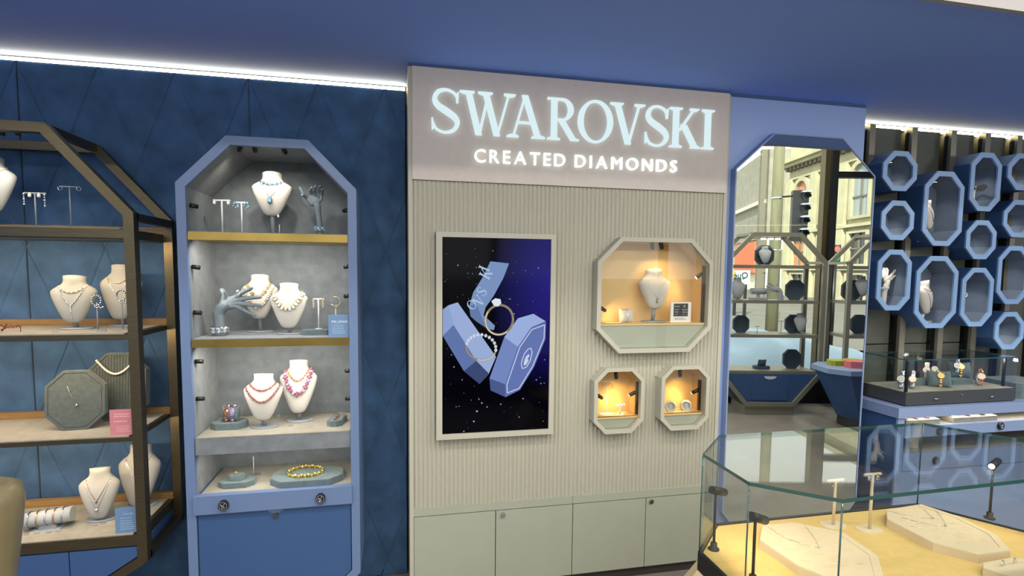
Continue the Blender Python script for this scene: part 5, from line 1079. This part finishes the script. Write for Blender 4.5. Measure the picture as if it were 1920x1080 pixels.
def case_lamp(label, bpx, hx0, hy0, hx1, hy1, lit):
    b0 = atz(*bpx, ZD); Yl = b0.y; h0, h1 = at(hx0, hy0, Yl), at(hx1, hy1, Yl); t = thing('case_lamp', label, 'lamp', b0, world=True, group='lamps in the glass jewel case'); m = (h0+h1)/2; c = Vector((b0.x+(m.x-b0.x)*.2, Yl, m.z))
    MB().lathe([(.017, 0), (.017, .004), (.010, .008), (.010, .022), (.006, .024)], b0, 20).build('base', 'black', t); MB().cyl((b0.x, Yl, ZD+.02), (b0.x, Yl, m.z), .0042, 10).build('pole', 'black', t)
    hd_ = Vector((h1.x-h0.x, .0, h1.z-h0.z)); L = hd_.length; d = Vector((hd_.x, (.5 if lit < 0 else .45)*L, hd_.z)).normalized(); s = MB().cyl(Vector((b0.x, Yl, m.z))-d*L*.36, Vector((b0.x, Yl, m.z))+d*L*.80, .0125, 16).build('head', 'black', t)
    e = Vector((b0.x, Yl, m.z))+(d*L*.80 if lit > 0 else -d*L*.36); dd = d if lit > 0 else -d; MB().cyl(e, e+dd*.0015, .0092, 16).build('lamp_face', 'led_face', s)
    lamp('case_bulb', 'SPOT', e+dd*.004, 1.7, WARM, e+dd*.3+Vector((0, 0, -.22)), spot=140, blend=.7, parent=t, radius=.01)
case_lamp('black pole lamp near the left end of the glass jewel case', (1338, 1030), 1331, 914, 1363, 925, 1); case_lamp('black pole lamp in the front corner of the glass jewel case', (1411, 1092), 1407, 960, 1447, 978, 1); case_lamp('black pole lamp with its glowing face to the middle of the jewel case', (1855, 972), 1836, 873, 1872, 871, -1)
def polypad(label, top, h, group='cream pads in the glass jewel case'):
    z1_ = ZD+h; q = [c2(x, y, z1_) for x, y in top]; cx_ = sum(p[0] for p in q)/len(q); cy_ = sum(p[1] for p in q)/len(q); t = thing('jewel_pad', label, 'display pad', (cx_, cy_, ZD), world=True, group=group)
    MB().prism(q, 'Z', ZD, z1_).build('pad', 'pad_cream', t); i_ = inset(q, .022); MB().ring(inset(q, .001), i_, 'Z', z1_, z1_+.002).build('border', 'pad_cream', t); return t, q, z1_
PA = polypad('large cream pad with one fine pendant near the lamp', [(1430, 986), (1424, 1013), (1497, 1062), (1590, 1100), (1660, 1090), (1645, 1042), (1583, 1000), (1487, 980)], .026)
PB = polypad('large cream pad with two fine pendants along the back', [(1662, 956), (1663, 974), (1750, 1019), (1835, 1041), (1895, 1033), (1868, 1003), (1800, 970), (1727, 946)], .026)
PC = polypad('small cream pad with two rings at the corner of the photo', [(1842, 1056), (1843, 1066), (1893, 1082), (1960, 1082), (1975, 1062), (1945, 1049), (1893, 1047)], .022)
for (t, q, z1_) in (PA, PB):                            # carved grooves on the pads
    n = len(q); cx_ = sum(p[0] for p in q)/n; cy_ = sum(p[1] for p in q)/n; rr = random.Random(5); mb = MB(); X_ = [p[0] for p in q]; ii = inset(q, .03)
    for k in range(110):
        x = min(X_)+(max(X_)-min(X_))*rr.random(); y = cy_+rr.uniform(-.12, .12); L = rr.uniform(.02, .06)
        pts = [(x+L*u, y-.35*L*u+.003*math.sin(9*u+k)) for u in (0, .35, .7, 1)]
        if all(all((ii[(i+1) % n][0]-ii[i][0])*(py-ii[i][1])-(ii[(i+1) % n][1]-ii[i][1])*(px-ii[i][0]) > 0 for i in range(n)) for px, py in pts) or all(all((ii[(i+1) % n][0]-ii[i][0])*(py-ii[i][1])-(ii[(i+1) % n][1]-ii[i][1])*(px-ii[i][0]) < 0 for i in range(n)) for px, py in pts): mb.tube([(px, py, z1_+.0003) for px, py in pts], [.0005, .0024, .0024, .0005], 5)
    if mb.v: mb.build('pattern_ridges', 'pad_cream', t)
def fine_pendant(label, pts, z): mb = MB().tube([atz(x, y, z) for x, y in pts], .0007, 5); c = atz(*pts[len(pts)//2], z); mb.ball(c, .004, 0, 8, 5); tag(mb.build('pendant_necklace', 'silver'), label, 'necklace', 'necklaces in the glass jewel case')
fine_pendant('fine pendant chain on the large pad near the lamp', [(1440, 988), (1470, 1008), (1505, 1020), (1536, 1027), (1528, 1010), (1518, 996), (1508, 984)], PA[2]+.002); fine_pendant('upper fine pendant chain on the back pad', [(1664, 958), (1700, 966), (1728, 970), (1749, 972), (1740, 962), (1733, 955), (1722, 949)], PB[2]+.002); fine_pendant('lower fine pendant chain on the back pad', [(1690, 970), (1730, 981), (1755, 985), (1773, 986), (1769, 975), (1762, 965), (1753, 956)], PB[2]+.002)
for i, (px, py) in enumerate(((1880, 1056), (1902, 1052))):
    c = atz(px, py+6, PC[2]); mb = MB().tube([c+Vector((.0085*math.cos(a), .002*math.cos(a), .006+.0085*math.sin(a))) for a in [-.5+k*.28 for k in range(15)]], .0011, 5).gem(c+Vector((0, 0, .016)), (.003, 0, 0), (0, .003, 0), (0, 0, .003)); tag(mb.build('finger_ring', 'silver'), ['first', 'second'][i]+' slender ring standing on the small cream pad', 'ring', 'rings in the glass jewel case')
for (px, py, tx, ty, lb) in ((1562, 985, 1568, 900, 'cream earring stand near the front corner of the jewel case'), (1630, 993, 1636, 889, 'cream earring stand with octagon foot inside the jewel case')):
    b0 = atz(px, py, ZD); tp = at(tx, ty, b0.y); tstand(lb, b0, tp.z-ZD, .064, .0048, 'pad_cream', .085, 'earring stands in the jewel case')
    for d in (-.018, .016): earring(('left ' if d < 0 else 'right ')+'small silver earring on the '+lb.replace('cream earring ', ''), (b0.x+d, b0.y-.004, tp.z-.003), 'hoop' if px < 1600 else 'stud', 'silver', .008, 'earrings in the jewel case')
# ================================================================== shop window side (seen in the mirror)
SRZ = math.atan2(SDIR.y, SDIR.x)
def rp(x, y, t):                                        # photo point in the mirror -> (u, z) on the plane t metres inside the shop window
    d = ray(x, y); o = Vector(EYEP); dv = Vector((d.x, -d.y, d.z)); ov = Vector((o.x, 2*YM-o.y, o.z)); q = SPT+SNRM*t
    k = (q-ov).dot(SNRM)/dv.dot(SNRM); p = ov+dv*k; return ((p-SPT).dot(SDIR), p.z)
def loc(u, t, z): return sf(u, t, z)
umull = rp(1551, 500, 0)[0]; zris = rp(1545, 716, 0)[1]; ztrans = rp(1600, 328, 0)[1]; UL = (X0-SPT.x)/SDIR.x; UR = (X1-SPT.x)/SDIR.x; ZHD = 3.16
ws = tag(thing('window_1', 'full height shop window with black mullions', 'window', sf(0, 0, 0), SRZ), kind='structure'); del ws['category']
MB().box(UL, UR, -.10, .06, 0, zris).build('riser', 'black', ws); MB().box(UL, UR, -.10, .06, ZHD, ZH).build('head', 'black', ws)
muls = [umull-2.05*k for k in (4, 3, 2, 1, 0)]+[umull+2.0]
for u in muls: MB().box(u-.035, u+.045, -.10, .06, zris, ZHD).build('mullion', 'black', ws)
MB().box(umull-.10, umull-.036, -.08, .03, zris, ZHD).build('mullion_cover', 'bronze', ws)
MB().box(umull+.045, UR, -.06, .03, ztrans-.035, ztrans+.035).build('transom', 'black', ws)
for a, c in zip([UL]+muls, muls+[UR]): MB().box(a+.04, c-.03, -.03, -.022, zris, ZHD).build('window_pane', 'glass_window', ws)

mat('velvet_dark', (78, 92, 104), .95, noise=.1, nscale=40)
def window_rack(name, label, u0, u1, uch, zT_, zch_, shelves, tn, tf, zl, bw):
    t = thing(name, label, 'display rack', sf((u0+u1)/2, (tn+tf)/2, 0), SRZ); c = (u0+u1)/2; W = (u1-u0)/2
    o = [(-W, zl), (-W+bw, .10), (W-bw, .10), (W, zl), (W, zch_), (W-uch, zT_), (-W+uch, zT_), (-W, zch_)]; dy = (tn-tf)/2
    for y, nm in ((dy, 'front_frame'), (-dy, 'back_frame')): MB().ring(o, inset(o, .045), 'Y', y-.02, y+.02).build(nm, 'bronze_lit', t)
    for x, z in o[3:8]: MB().box(x-.02 if x < 0 else x-.035, x+.035 if x < 0 else x+.02-.02, -dy, dy, z-.03, z).build('tie_bar', 'bronze_lit', t)
    for z in shelves: MB().box(-W+.046, W-.046, -dy+.02, dy-.02, z-.035, z).build('shelf', 'bronze_lit', t)
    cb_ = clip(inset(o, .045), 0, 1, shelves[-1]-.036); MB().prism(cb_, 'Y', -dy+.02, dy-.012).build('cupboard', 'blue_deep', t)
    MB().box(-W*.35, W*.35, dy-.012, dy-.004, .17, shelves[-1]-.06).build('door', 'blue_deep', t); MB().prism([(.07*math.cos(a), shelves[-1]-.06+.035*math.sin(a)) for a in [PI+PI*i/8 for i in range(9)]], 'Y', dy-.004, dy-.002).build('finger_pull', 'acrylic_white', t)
    MB().prism([(-W+bw, 0), (W-bw, 0), (W-bw, .10), (-W+bw, .10)], 'Y', -dy, dy).build('base', 'bronze_lit', t)
    for x in (-.12, -.04, .04): MB().cyl((x, dy-.06, zT_-.06), (x, dy-.06, zT_-.075), .028, 12).build('spotlight', 'led_face', t)
    return t, c
TN, TF = .62, .24
u1 = rp(1547, 560, TN)[0]; zT_ = rp(1450, 436, TN)[1]; zc_ = rp(1545, 490, TN)[1]; uc_ = u1-rp(1503, 437, TN)[0]
SH = [rp(1450, y, TN)[1] for y in (497, 563.5, 628, 696)]; zl_ = rp(1538, 705, TN)[1]
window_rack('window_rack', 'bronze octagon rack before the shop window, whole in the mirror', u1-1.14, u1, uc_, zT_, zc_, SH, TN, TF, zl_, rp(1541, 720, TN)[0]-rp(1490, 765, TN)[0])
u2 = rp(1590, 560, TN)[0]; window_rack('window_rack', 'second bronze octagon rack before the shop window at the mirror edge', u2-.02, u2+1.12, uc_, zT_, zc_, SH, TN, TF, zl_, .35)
def wplaque(label, px, pyt, pyb, wpx, zs, tt=.42, mat_='velvet_dark'):
    a, c = rp(px-wpx/2, pyb, tt)[0], rp(px+wpx/2, pyb, tt)[0]; h = rp(px, pyt, tt)[1]-zs; w = c-a
    t = thing('velvet_plaque', label, 'display plaque', sf((a+c)/2, tt, zs), SRZ, 'plaques in the shop window'); o8 = oct8(0, h/2, w, h, w*.28)
    MB().prism(o8, 'Y', -.015, .015).build('board', mat_, t); MB().ring(o8, inset(o8, .02), 'Y', .015, .022).build('border', mat_, t)
wplaque('velvet plaque on the top shelf of the window rack', 1432, 460, 496, 34, SH[0]); wplaque('velvet plaque next to the reaching hand in the window rack', 1489, 525, 563, 34, SH[1]); wplaque('velvet plaque on the third window shelf near the mirror side', 1388, 591, 628, 29, SH[2]); wplaque('velvet plaque behind a bust on the third window shelf', 1487, 590, 628, 32, SH[2]); wplaque('velvet plaque low on the cupboard of the window rack', 1483, 655, 692, 32, SH[3])
wplaque('velvet plaque on the upper shelf of the second window rack', 1594, 525, 563, 34, SH[1]); wplaque('velvet plaque on the lower shelf of the second window rack', 1609, 590, 628, 30, SH[2])
def wbust(label, px, pyt, pyb, wpx, zs, tt=.50):
    a, c = rp(px-wpx/2, pyb, tt)[0], rp(px+wpx/2, pyb, tt)[0]; z1_, z0_ = rp(px, pyt, tt)[1], rp(px, pyb, tt)[1]; return bust(label, sf((a+c)/2, tt, zs), c-a, z1_-z0_, max(.01, z0_-zs), 'bust_grey', SRZ+PI, group='busts in the shop window')
wbust('grey bust on the top shelf of the window rack', 1434, 463, 493, 24, SH[0]); wbust('grey bust at the mirror side on the second window shelf', 1382, 523, 561, 30, SH[1]); wbust('grey bust on the third shelf of the window rack', 1500, 588, 622, 24, SH[2]); wbust('grey bust on the second window rack', 1616, 519, 555, 26, SH[1])
u, z_ = rp(1422, 548, .5); t = thing('bracelet_roll', 'bracelet roll on a block in the window rack', 'bracelet display', sf(u, .5, SH[1]), SRZ); MB().cyl((-.085, 0, .10), (.085, 0, .10), .035, 16).build('roll', 'bust_grey', t); MB().box(-.09, .09, -.05, .05, 0, .025).box(-.015, .015, -.015, .015, .025, .075).build('stand', 'bust_grey', t)
for (px, pyt, zs_, lb) in ((1420, 612, SH[2], 'low earring stand in the window rack'), (1465, 602, SH[2], 'tall earring stand in the window rack'), (1434, 512, SH[1], 'very tall thin stand in the window rack')): u, z_ = rp(px, pyt, .45); tstand(lb, sf(u, .45, zs_), z_-zs_, .06, .003, 'grey_post', .05, 'earring stands in the shop window')
HQ = lambda x, y: (lambda q: sf(q[0], .48, q[1]))(rp(1360+x*.1944, 430+y*.1944, .48))
hb = HQ(530, 685); h4 = thing('display_hand', 'grey mannequin hand reaching sideways in the shop window', 'mannequin hand', (hb.x, hb.y, SH[1]), world=True)
organic([([(hb.x, hb.y, SH[1]+.002), HQ(530, 640), HQ(525, 600), HQ(505, 575)], [.034, .031, .030, .030]), ([HQ(490, 570), HQ(455, 545), HQ(425, 522)], [.017, .013, .009]), ([HQ(490, 570), HQ(440, 562), HQ(395, 550)], [.017, .013, .009]), ([HQ(490, 578), HQ(440, 580), HQ(395, 574)], [.017, .012, .009]), ([HQ(490, 585), HQ(450, 594), HQ(415, 608)], [.016, .011, .008]), ([HQ(500, 565), HQ(505, 550), HQ(500, 538)], [.016, .012, .009])], [(HQ(492, 575), (.05, 0, 0), (0, .02, 0), (0, 0, .035))], 'hand', 'bust_grey', h4, .004)
u, z_ = rp(1427, 690, .45); octpad('octagon_pad', 'pad under a small pillow on the window rack cupboard', sf(u, .45, SH[3]), .18, .11, .03, .03, 'velvet_dark', SRZ); pillow('small pillow on the window rack cupboard', sf(u, .45, SH[3]+.03), .09, .05, .08, 'velvet_dark', SRZ)
# display table with pink and green boxes
tb0 = vdepth(1590, 690, 5.6); zt_ = tb0.z; tb = thing('display_table', 'blue display table with pink and green boxes seen in the mirror', 'table', (tb0.x+.25, tb0.y-.05, 0), SRZ)
MB().prism(oct8(0, 0, .95, .6, .15), 'Z', zt_-.05, zt_).build('table_top', 'blue_paint', tb); MB().loft([[(x, y, zt_-.05) for x, y in oct8(0, 0, .9, .55, .14)], [(x, y, .1) for x, y in oct8(0, 0, .45, .35, .1)]], 0, False).build('body', 'blue_deep', tb); MB().prism(oct8(0, 0, .42, .32, .08), 'Z', 0, .1).build('base', 'plinth_dark', tb)
for i, (dx_, dy_, w, h, m, lb) in enumerate(((-.20, .12, .22, .055, 'green_box', 'lower green box on the display table'), (.02, .16, .16, .05, 'green_box', 'wide green box on the display table'), (-.12, -.05, .26, .07, 'pink_box', 'long pink box on the display table'), (.14, -.06, .20, .10, 'pink_box', 'tall pink box on the display table'))):
    o = MB().prism(oct8(0, 0, w, .14, .03), 'Z', 0, h*.6).prism(oct8(0, 0, w+.006, .146, .03), 'Z', h*.6, h).build('gift_box', m); o.location = (tb0.x+.25+dx_, tb0.y-.05+dy_*-1, zt_); o.rotation_euler = (0, 0, SRZ+.1*i); tag(o, lb, 'box', 'boxes on the display table')

# ---- added unseen fill lamps: round ones in the high ceiling, and a spotlight track facing the display wall
DL = 20
for i, x in enumerate((-2.4, -1.0, .4, 1.8, 3.2, 4.6)):
    for j, y in enumerate((.75, -.35)):
        t = thing('fill_downlight', 'added unseen ceiling fill light, '+['first', 'second', 'third', 'fourth', 'fifth', 'sixth'][i]+' of the row '+['nearer the display wall', 'nearer the shop window'][j], 'fill light', (x, y, ZH), 0, 'added fill lights in the high ceiling', world=True); MB().ring([(x+0.15*math.cos(2*PI*k/20), y+0.15*math.sin(2*PI*k/20)) for k in range(20)], [(x+0.125*math.cos(2*PI*k/20), y+0.125*math.sin(2*PI*k/20)) for k in range(20)], 'Z', ZH-.008, ZH).build('trim', 'ceiling_white', t)
        lamp('bulb', 'AREA', (x, y, ZH-.004), DL, (1, .95, .88), (x, y, 0), .24, parent=t)
tk = thing('fill_track', 'added unseen track with fill spotlights facing the display wall', 'light track', (1.5, -.25, 2.45), world=True); MB().box(-2.6, 2.7, -.27, -.23, 2.51, 2.55).box(5.55, 6.4, -.27, -.23, 2.51, 2.55).build('rail', 'black', tk)
for x in (-2.4, 0, 2.5, 5.65, 6.3): MB().cyl((x, -.25, 2.55), (x, -.25, ZH), .006, 8).build('hanger', 'black', tk)
for i, x in enumerate((-2.3, -1.5, -.7, .1, .9, 1.7, 2.5, 5.7, 6.2)):
    p = Vector((x, -.20, 2.44)); a = Vector((x+.1 if x < 4 else x-2.3, 2.5, 1.75)); d = (a-p).normalized(); h = MB().cyl(p-d*.07, p+d*.05, .036, 16).cyl(p, (x, -.25, 2.51), .008, 8).build('spotlight', 'black', tk); MB().cyl(p+d*.05, p+d*.052, .030, 16).build('lamp_face', 'led_face', h)
    lamp('fill_track_bulb', 'SPOT', p+d*.06, 26*(.45 if x < 0 else 1 if x < 4 else 1.6), (1, .94, .86), a, spot=75, blend=1.0, parent=tk, radius=.03)

# ================================================================== the street outside (seen in the mirror through the window)
ZG = -.12
struct(MB().box(-60, 120, -130, sfY(X0)-.2, ZG-.2, ZG).prism([(X0-20, sfY(X0-20)-.11), (60, sfY(60)-.11), (60, sfY(X0)-.3), (X0-20, sfY(X0)-.3)], 'Z', ZG-.2, ZG).build('road', 'asphalt'), 'wet grey street with slush')
def vground(x, d): p = vdepth(x, 520, d); return Vector((p.x, p.y, ZG))
# snow bank
c = vground(1425, 9.3); mb = MB(); rr = random.Random(2); NX, NY = 40, 16; R_ = []
bumps = [(rr.uniform(-2.2, 2.2), rr.uniform(-.6, .6), rr.uniform(.12, .35), rr.uniform(.02, .09)) for _ in range(60)]
for j in range(NY+1):
    for i in range(NX+1):
        x = -2.3+4.6*i/NX; y = -.9+1.8*j/NY; h = .62*max(0, 1-(y/.9)**2)**.8*max(0, 1-(abs(x+.3)/2.4)**4)*(.85+.15*math.sin(x*2.1+.5)); h += sum(k*math.exp(-((x-a)**2+(y-b_)**2)/(s*s)) for a, b_, s, k in bumps)*(1 if h > .05 else .2); R_.append((x, y, h-.02))
mb.add(R_, [(j*(NX+1)+i, j*(NX+1)+i+1, (j+1)*(NX+1)+i+1, (j+1)*(NX+1)+i) for j in range(NY) for i in range(NX)], 0, True); o = mb.build('snow', 'snow'); o.location = c; o.rotation_euler = (0, 0, SRZ); tag(o, 'heap of ploughed snow on the kerb outside the window', 'snow', kind='stuff')
# wooden utility pole and traffic signal
p = vdepth(1456, 400, 15); po = thing('utility_pole', 'weathered wooden utility pole outside the window', 'pole', (p.x, p.y, ZG), 0); MB().lathe([(.165, 0), (.15, 3), (.13, 8)], (0, 0, 0), 18).build('shaft', 'wood_pole', po); MB().cyl((0, 0, 3.78), (.0, 0, 3.84), .152, 16).cyl((0, 0, 2.35), (0, 0, 2.40), .155, 16).build('band', 'silver', po)
a = vdepth(1493, 405, 14.6); sg = thing('traffic_signal', 'black hanging traffic signal with snow capped hoods', 'traffic signal', a, SRZ+.25, world=False); H_ = 1.35
MB().box(-.13, .13, -.12, .12, -H_/2, H_/2).build('housing', 'signal_black', sg)
dv = (Vector((p.x, p.y, 0))-Vector((a.x, a.y, 0))); Rm = Matrix.Rotation(-(SRZ+.25), 3, 'Z'); dl = Rm @ dv
for zc in (.55, -.60): MB().cyl((0, 0, zc), (dl.x, dl.y, zc), .025, 8).build('bracket', 'signal_black', sg)
for k in range(4):
    z = H_/2-.18-.33*k; hd2 = MB().loft([[(x+.11*math.cos(an), yy, z+.11*math.sin(an)) for an in [PI*(-.05)+PI*1.1*i/12 for i in range(13)] for x in (0.17,)]+[(.17+.095*math.cos(an), yy, z+.095*math.sin(an)) for an in [PI*1.05-PI*1.1*i/12 for i in range(13)]] for yy in (.0, .30)], 0, False).build('hood', 'signal_black', sg); MB().box(.06, .30, -.02, .28, z+.105, z+.14).build('snow_cap', 'snow', hd2); MB().cyl((.17, -.02, z), (.17, .02, z), .10, 14).build('lens', 'window_dark', sg)
    MB().box(.05, .29, -.10, .0, z-.14, z+.14).build('lens_box', 'signal_black', sg)
a = vdepth(1566, 477, 12.5); sg2 = thing('pedestrian_signal', 'small street signal with green lamp and red hood beside the window mullion', 'traffic signal', (a.x, a.y, ZG), SRZ); MB().cyl((0, 0, 0), (0, 0, a.z-ZG-.15), .05, 10).build('post', 'signal_black', sg2); MB().box(-.09, .09, -.06, .06, a.z-ZG-.18, a.z-ZG+.22).build('housing', 'signal_black', sg2); MB().cyl((0, .06, a.z-ZG-.08), (0, .075, a.z-ZG-.08), .075, 14).build('green_lamp', emis('signal_green', (40, 200, 150), 1.2), sg2); MB().cyl((0, .06, a.z-ZG+.12), (0, .075, a.z-ZG+.12), .07, 14).build('red_lamp', 'crystal_red', sg2)
def facade_frame(pxa, da, pxb, db):                      # two ground points under a facade -> origin, heading, length
    A, B = vground(pxa, da), vground(pxb, db); d = B-A; return A, math.atan2(d.y, d.x), d.length
# ornate stone corner building
A, hd_, L = facade_frame(1472, 44, 1650, 33); L2 = L*1.6; zc0 = 1.6-ZG+ (513-322)/1010*44
nrm_in = 1 if (Matrix.Rotation(hd_, 3, 'Z') @ Vector((0, 1, 0))).dot(Vector((0, 3, 0))-A) > 0 else -1; S_ = nrm_in
bl = thing('stone_building', 'ornate pale stone corner building with dentil cornice and arched windows', 'building', A, hd_)
def bx_(mb, x0, x1, y0, y1, z0, z1): return mb.box(x0, x1, min(S_*y0, S_*y1), max(S_*y0, S_*y1), z0, z1)
bx_(MB(), 0, L2, -14, 0, 0, zc0+2.6).build('wall', 'stone_wall', bl)
bx_(bx_(bx_(MB(), -.9, L2, -.2, .9, zc0+.35, zc0+.7), -.6, L2, -.2, .6, zc0+.1, zc0+.35), -.2, L2, -.1, .2, zc0-.9, zc0-.75).build('cornice', 'stone_wall', bl); bx_(MB(), -.4, L2, -.2, .35, zc0+2.4, zc0+2.75).build('parapet_cap', 'stone_wall', bl)
for k in range(int(L2/.55)): bx_(MB(), .1+k*.55, .36+k*.55, 0, .42, zc0-.18, zc0+.1).build('dentil', 'stone_shadow', bl)
bay = L/3.2
for k in range(5):
    xc = bay*(k+.62); bx_(MB(), xc-bay*.5-.35, xc-bay*.5+.35, 0, .35, 0, zc0-.9).build('pilaster', 'stone_wall', bl)
    for (zw0, zw1, arch, mt) in ((.55*zc0, .80*zc0, True, ['window_orange', 'pale_glass', 'pale_glass', 'window_dark', 'window_dark'][k]), (.24*zc0, .44*zc0, False, ['window_orange', 'window_dark', 'window_dark', 'pale_glass', 'window_dark'][k]), (.01*zc0, .17*zc0, False, 'window_dark')):
        hw = bay*.24; pts = [(xc-hw, zw0), (xc+hw, zw0), (xc+hw, zw1)]+([(xc+hw*math.cos(a), zw1+hw*math.sin(a)) for a in [PI*i/10 for i in range(1, 10)]] if arch else [])+[(xc-hw, zw1)]
        out = [(xc+(x-xc)*1.3, (zw0+zw1)/2+(z-(zw0+zw1)/2)*1.14) for x, z in pts]
        wn = MB().ring(out, pts, 'Y', min(0, S_*.28), max(0, S_*.28)).build('window', 'stone_wall', bl); MB().prism(pts, 'Y', min(S_*.02, S_*.06), max(S_*.02, S_*.06)).build('pane', mt, wn); MB().box(xc-.05, xc+.05, min(S_*.06, S_*.14), max(S_*.06, S_*.14), zw0, zw1).box(xc-hw, xc+hw, min(S_*.06, S_*.14), max(S_*.06, S_*.14), (zw0+zw1)/2-.05, (zw0+zw1)/2+.05).build('muntin', 'stone_shadow', wn)
    for zz_ in (.22*zc0, .50*zc0): bx_(MB(), xc-bay*.5, xc+bay*.5, 0, .4, zz_-.2, zz_).build('string_course', 'stone_wall', bl)
# grey concrete building on the other side
A, hd_, L = facade_frame(1300, 92, 1429, 53); zt_ = 1.6-ZG+(513-284)/1010*53
g = thing('concrete_building', 'plain grey concrete building with a bright red ground floor sign', 'building', A, hd_); S_ = 1 if (Matrix.Rotation(hd_, 3, 'Z') @ Vector((0, 1, 0))).dot(Vector((0, 3, 0))-A) > 0 else -1
bx_(MB(), 0, L, -12, 0, 5.2, zt_).build('wall', 'concrete', g); bx_(MB(), 0, L, -12, -.3, 0, 5.2).build('shop_floor', 'pale_wall', g); bx_(MB(), 0, L, -.1, .35, 8.6, 8.95).build('ledge', 'pale_wall', g); bx_(MB(), L*.72, L*.93, -.25, .1, 1.8, 5.0).build('red_panel', 'orange_wall', g); bx_(MB(), L-.6, L, -.2, .5, 0, zt_).build('end_column', 'stone_shadow', g)
for k in range(4): bx_(MB(), L*(.15+.15*k), L*(.15+.15*k)+.15, 0, .15, 5.2, zt_).build('joint_strip', 'stone_shadow', g)
# pale glass front between them
A, hd_, L = facade_frame(1400, 112, 1520, 108); zt_ = 1.6-ZG+(513-240)/1010*110
g = thing('pale_building', 'pale cream office building with tall ribbed glass front far down the street', 'building', A, hd_); S_ = 1 if (Matrix.Rotation(hd_, 3, 'Z') @ Vector((0, 1, 0))).dot(Vector((0, 3, 0))-A) > 0 else -1
bx_(MB(), 0, L, -10, 0, 0, zt_).build('wall', 'pale_wall', g)
for k in range(12): bx_(MB(), L*(k+.15)/12, L*(k+.85)/12, 0, .1, 2, zt_*.72).build('glass_panel', 'sign_mint' if k % 3 else 'pale_wall', g)
for k in range(6): bx_(MB(), 0, L, .1, .3, 3+zt_*.115*k, 3.25+zt_*.115*k).build('floor_band', 'pale_wall', g)
# advertising panel with mirrored lettering in the mirror
a, c = vdepth(1372, 520, 22), vdepth(1405, 520, 22); zs0, zs1 = vdepth(1390, 533, 22).z, vdepth(1390, 507, 22).z; d = c-a; ad = thing('street_sign', 'mint coloured advertising panel outside the window', 'sign', (a.x, a.y, ZG), math.atan2(d.y, d.x)); Ls = d.length
flip = (Matrix.Rotation(math.atan2(d.y, d.x), 3, 'Z') @ Vector((0, 1, 0))).dot(Vector((0, 3, 0))-a); sy_ = 1 if flip > 0 else -1
MB().box(0, Ls, -.06, .06, zs0-ZG, zs1-ZG).build('panel', 'sign_mint', ad); MB().box(0, Ls*.14, sy_*.06-.01, sy_*.06+.01, zs0-ZG+.3*(zs1-zs0), zs1-ZG).build('yellow_stripe', 'sign_yellow', ad); MB().box(.1, .2, -.05, .05, 0, zs0-ZG).box(Ls-.2, Ls-.1, -.05, .05, 0, zs0-ZG).build('posts', 'signal_black', ad)
me = font_mesh('Québec', .34, .01); tx = bpy.data.objects.new('lettering', me); me.materials.append(M['card_black']); COL.objects.link(tx); tx.parent = ad; tx.location = ((Ls-.08) if sy_ > 0 else .02, sy_*.075, (zs0-ZG)+.45*(zs1-zs0)); tx.rotation_euler = (PI/2, 0, PI if sy_ > 0 else 0)
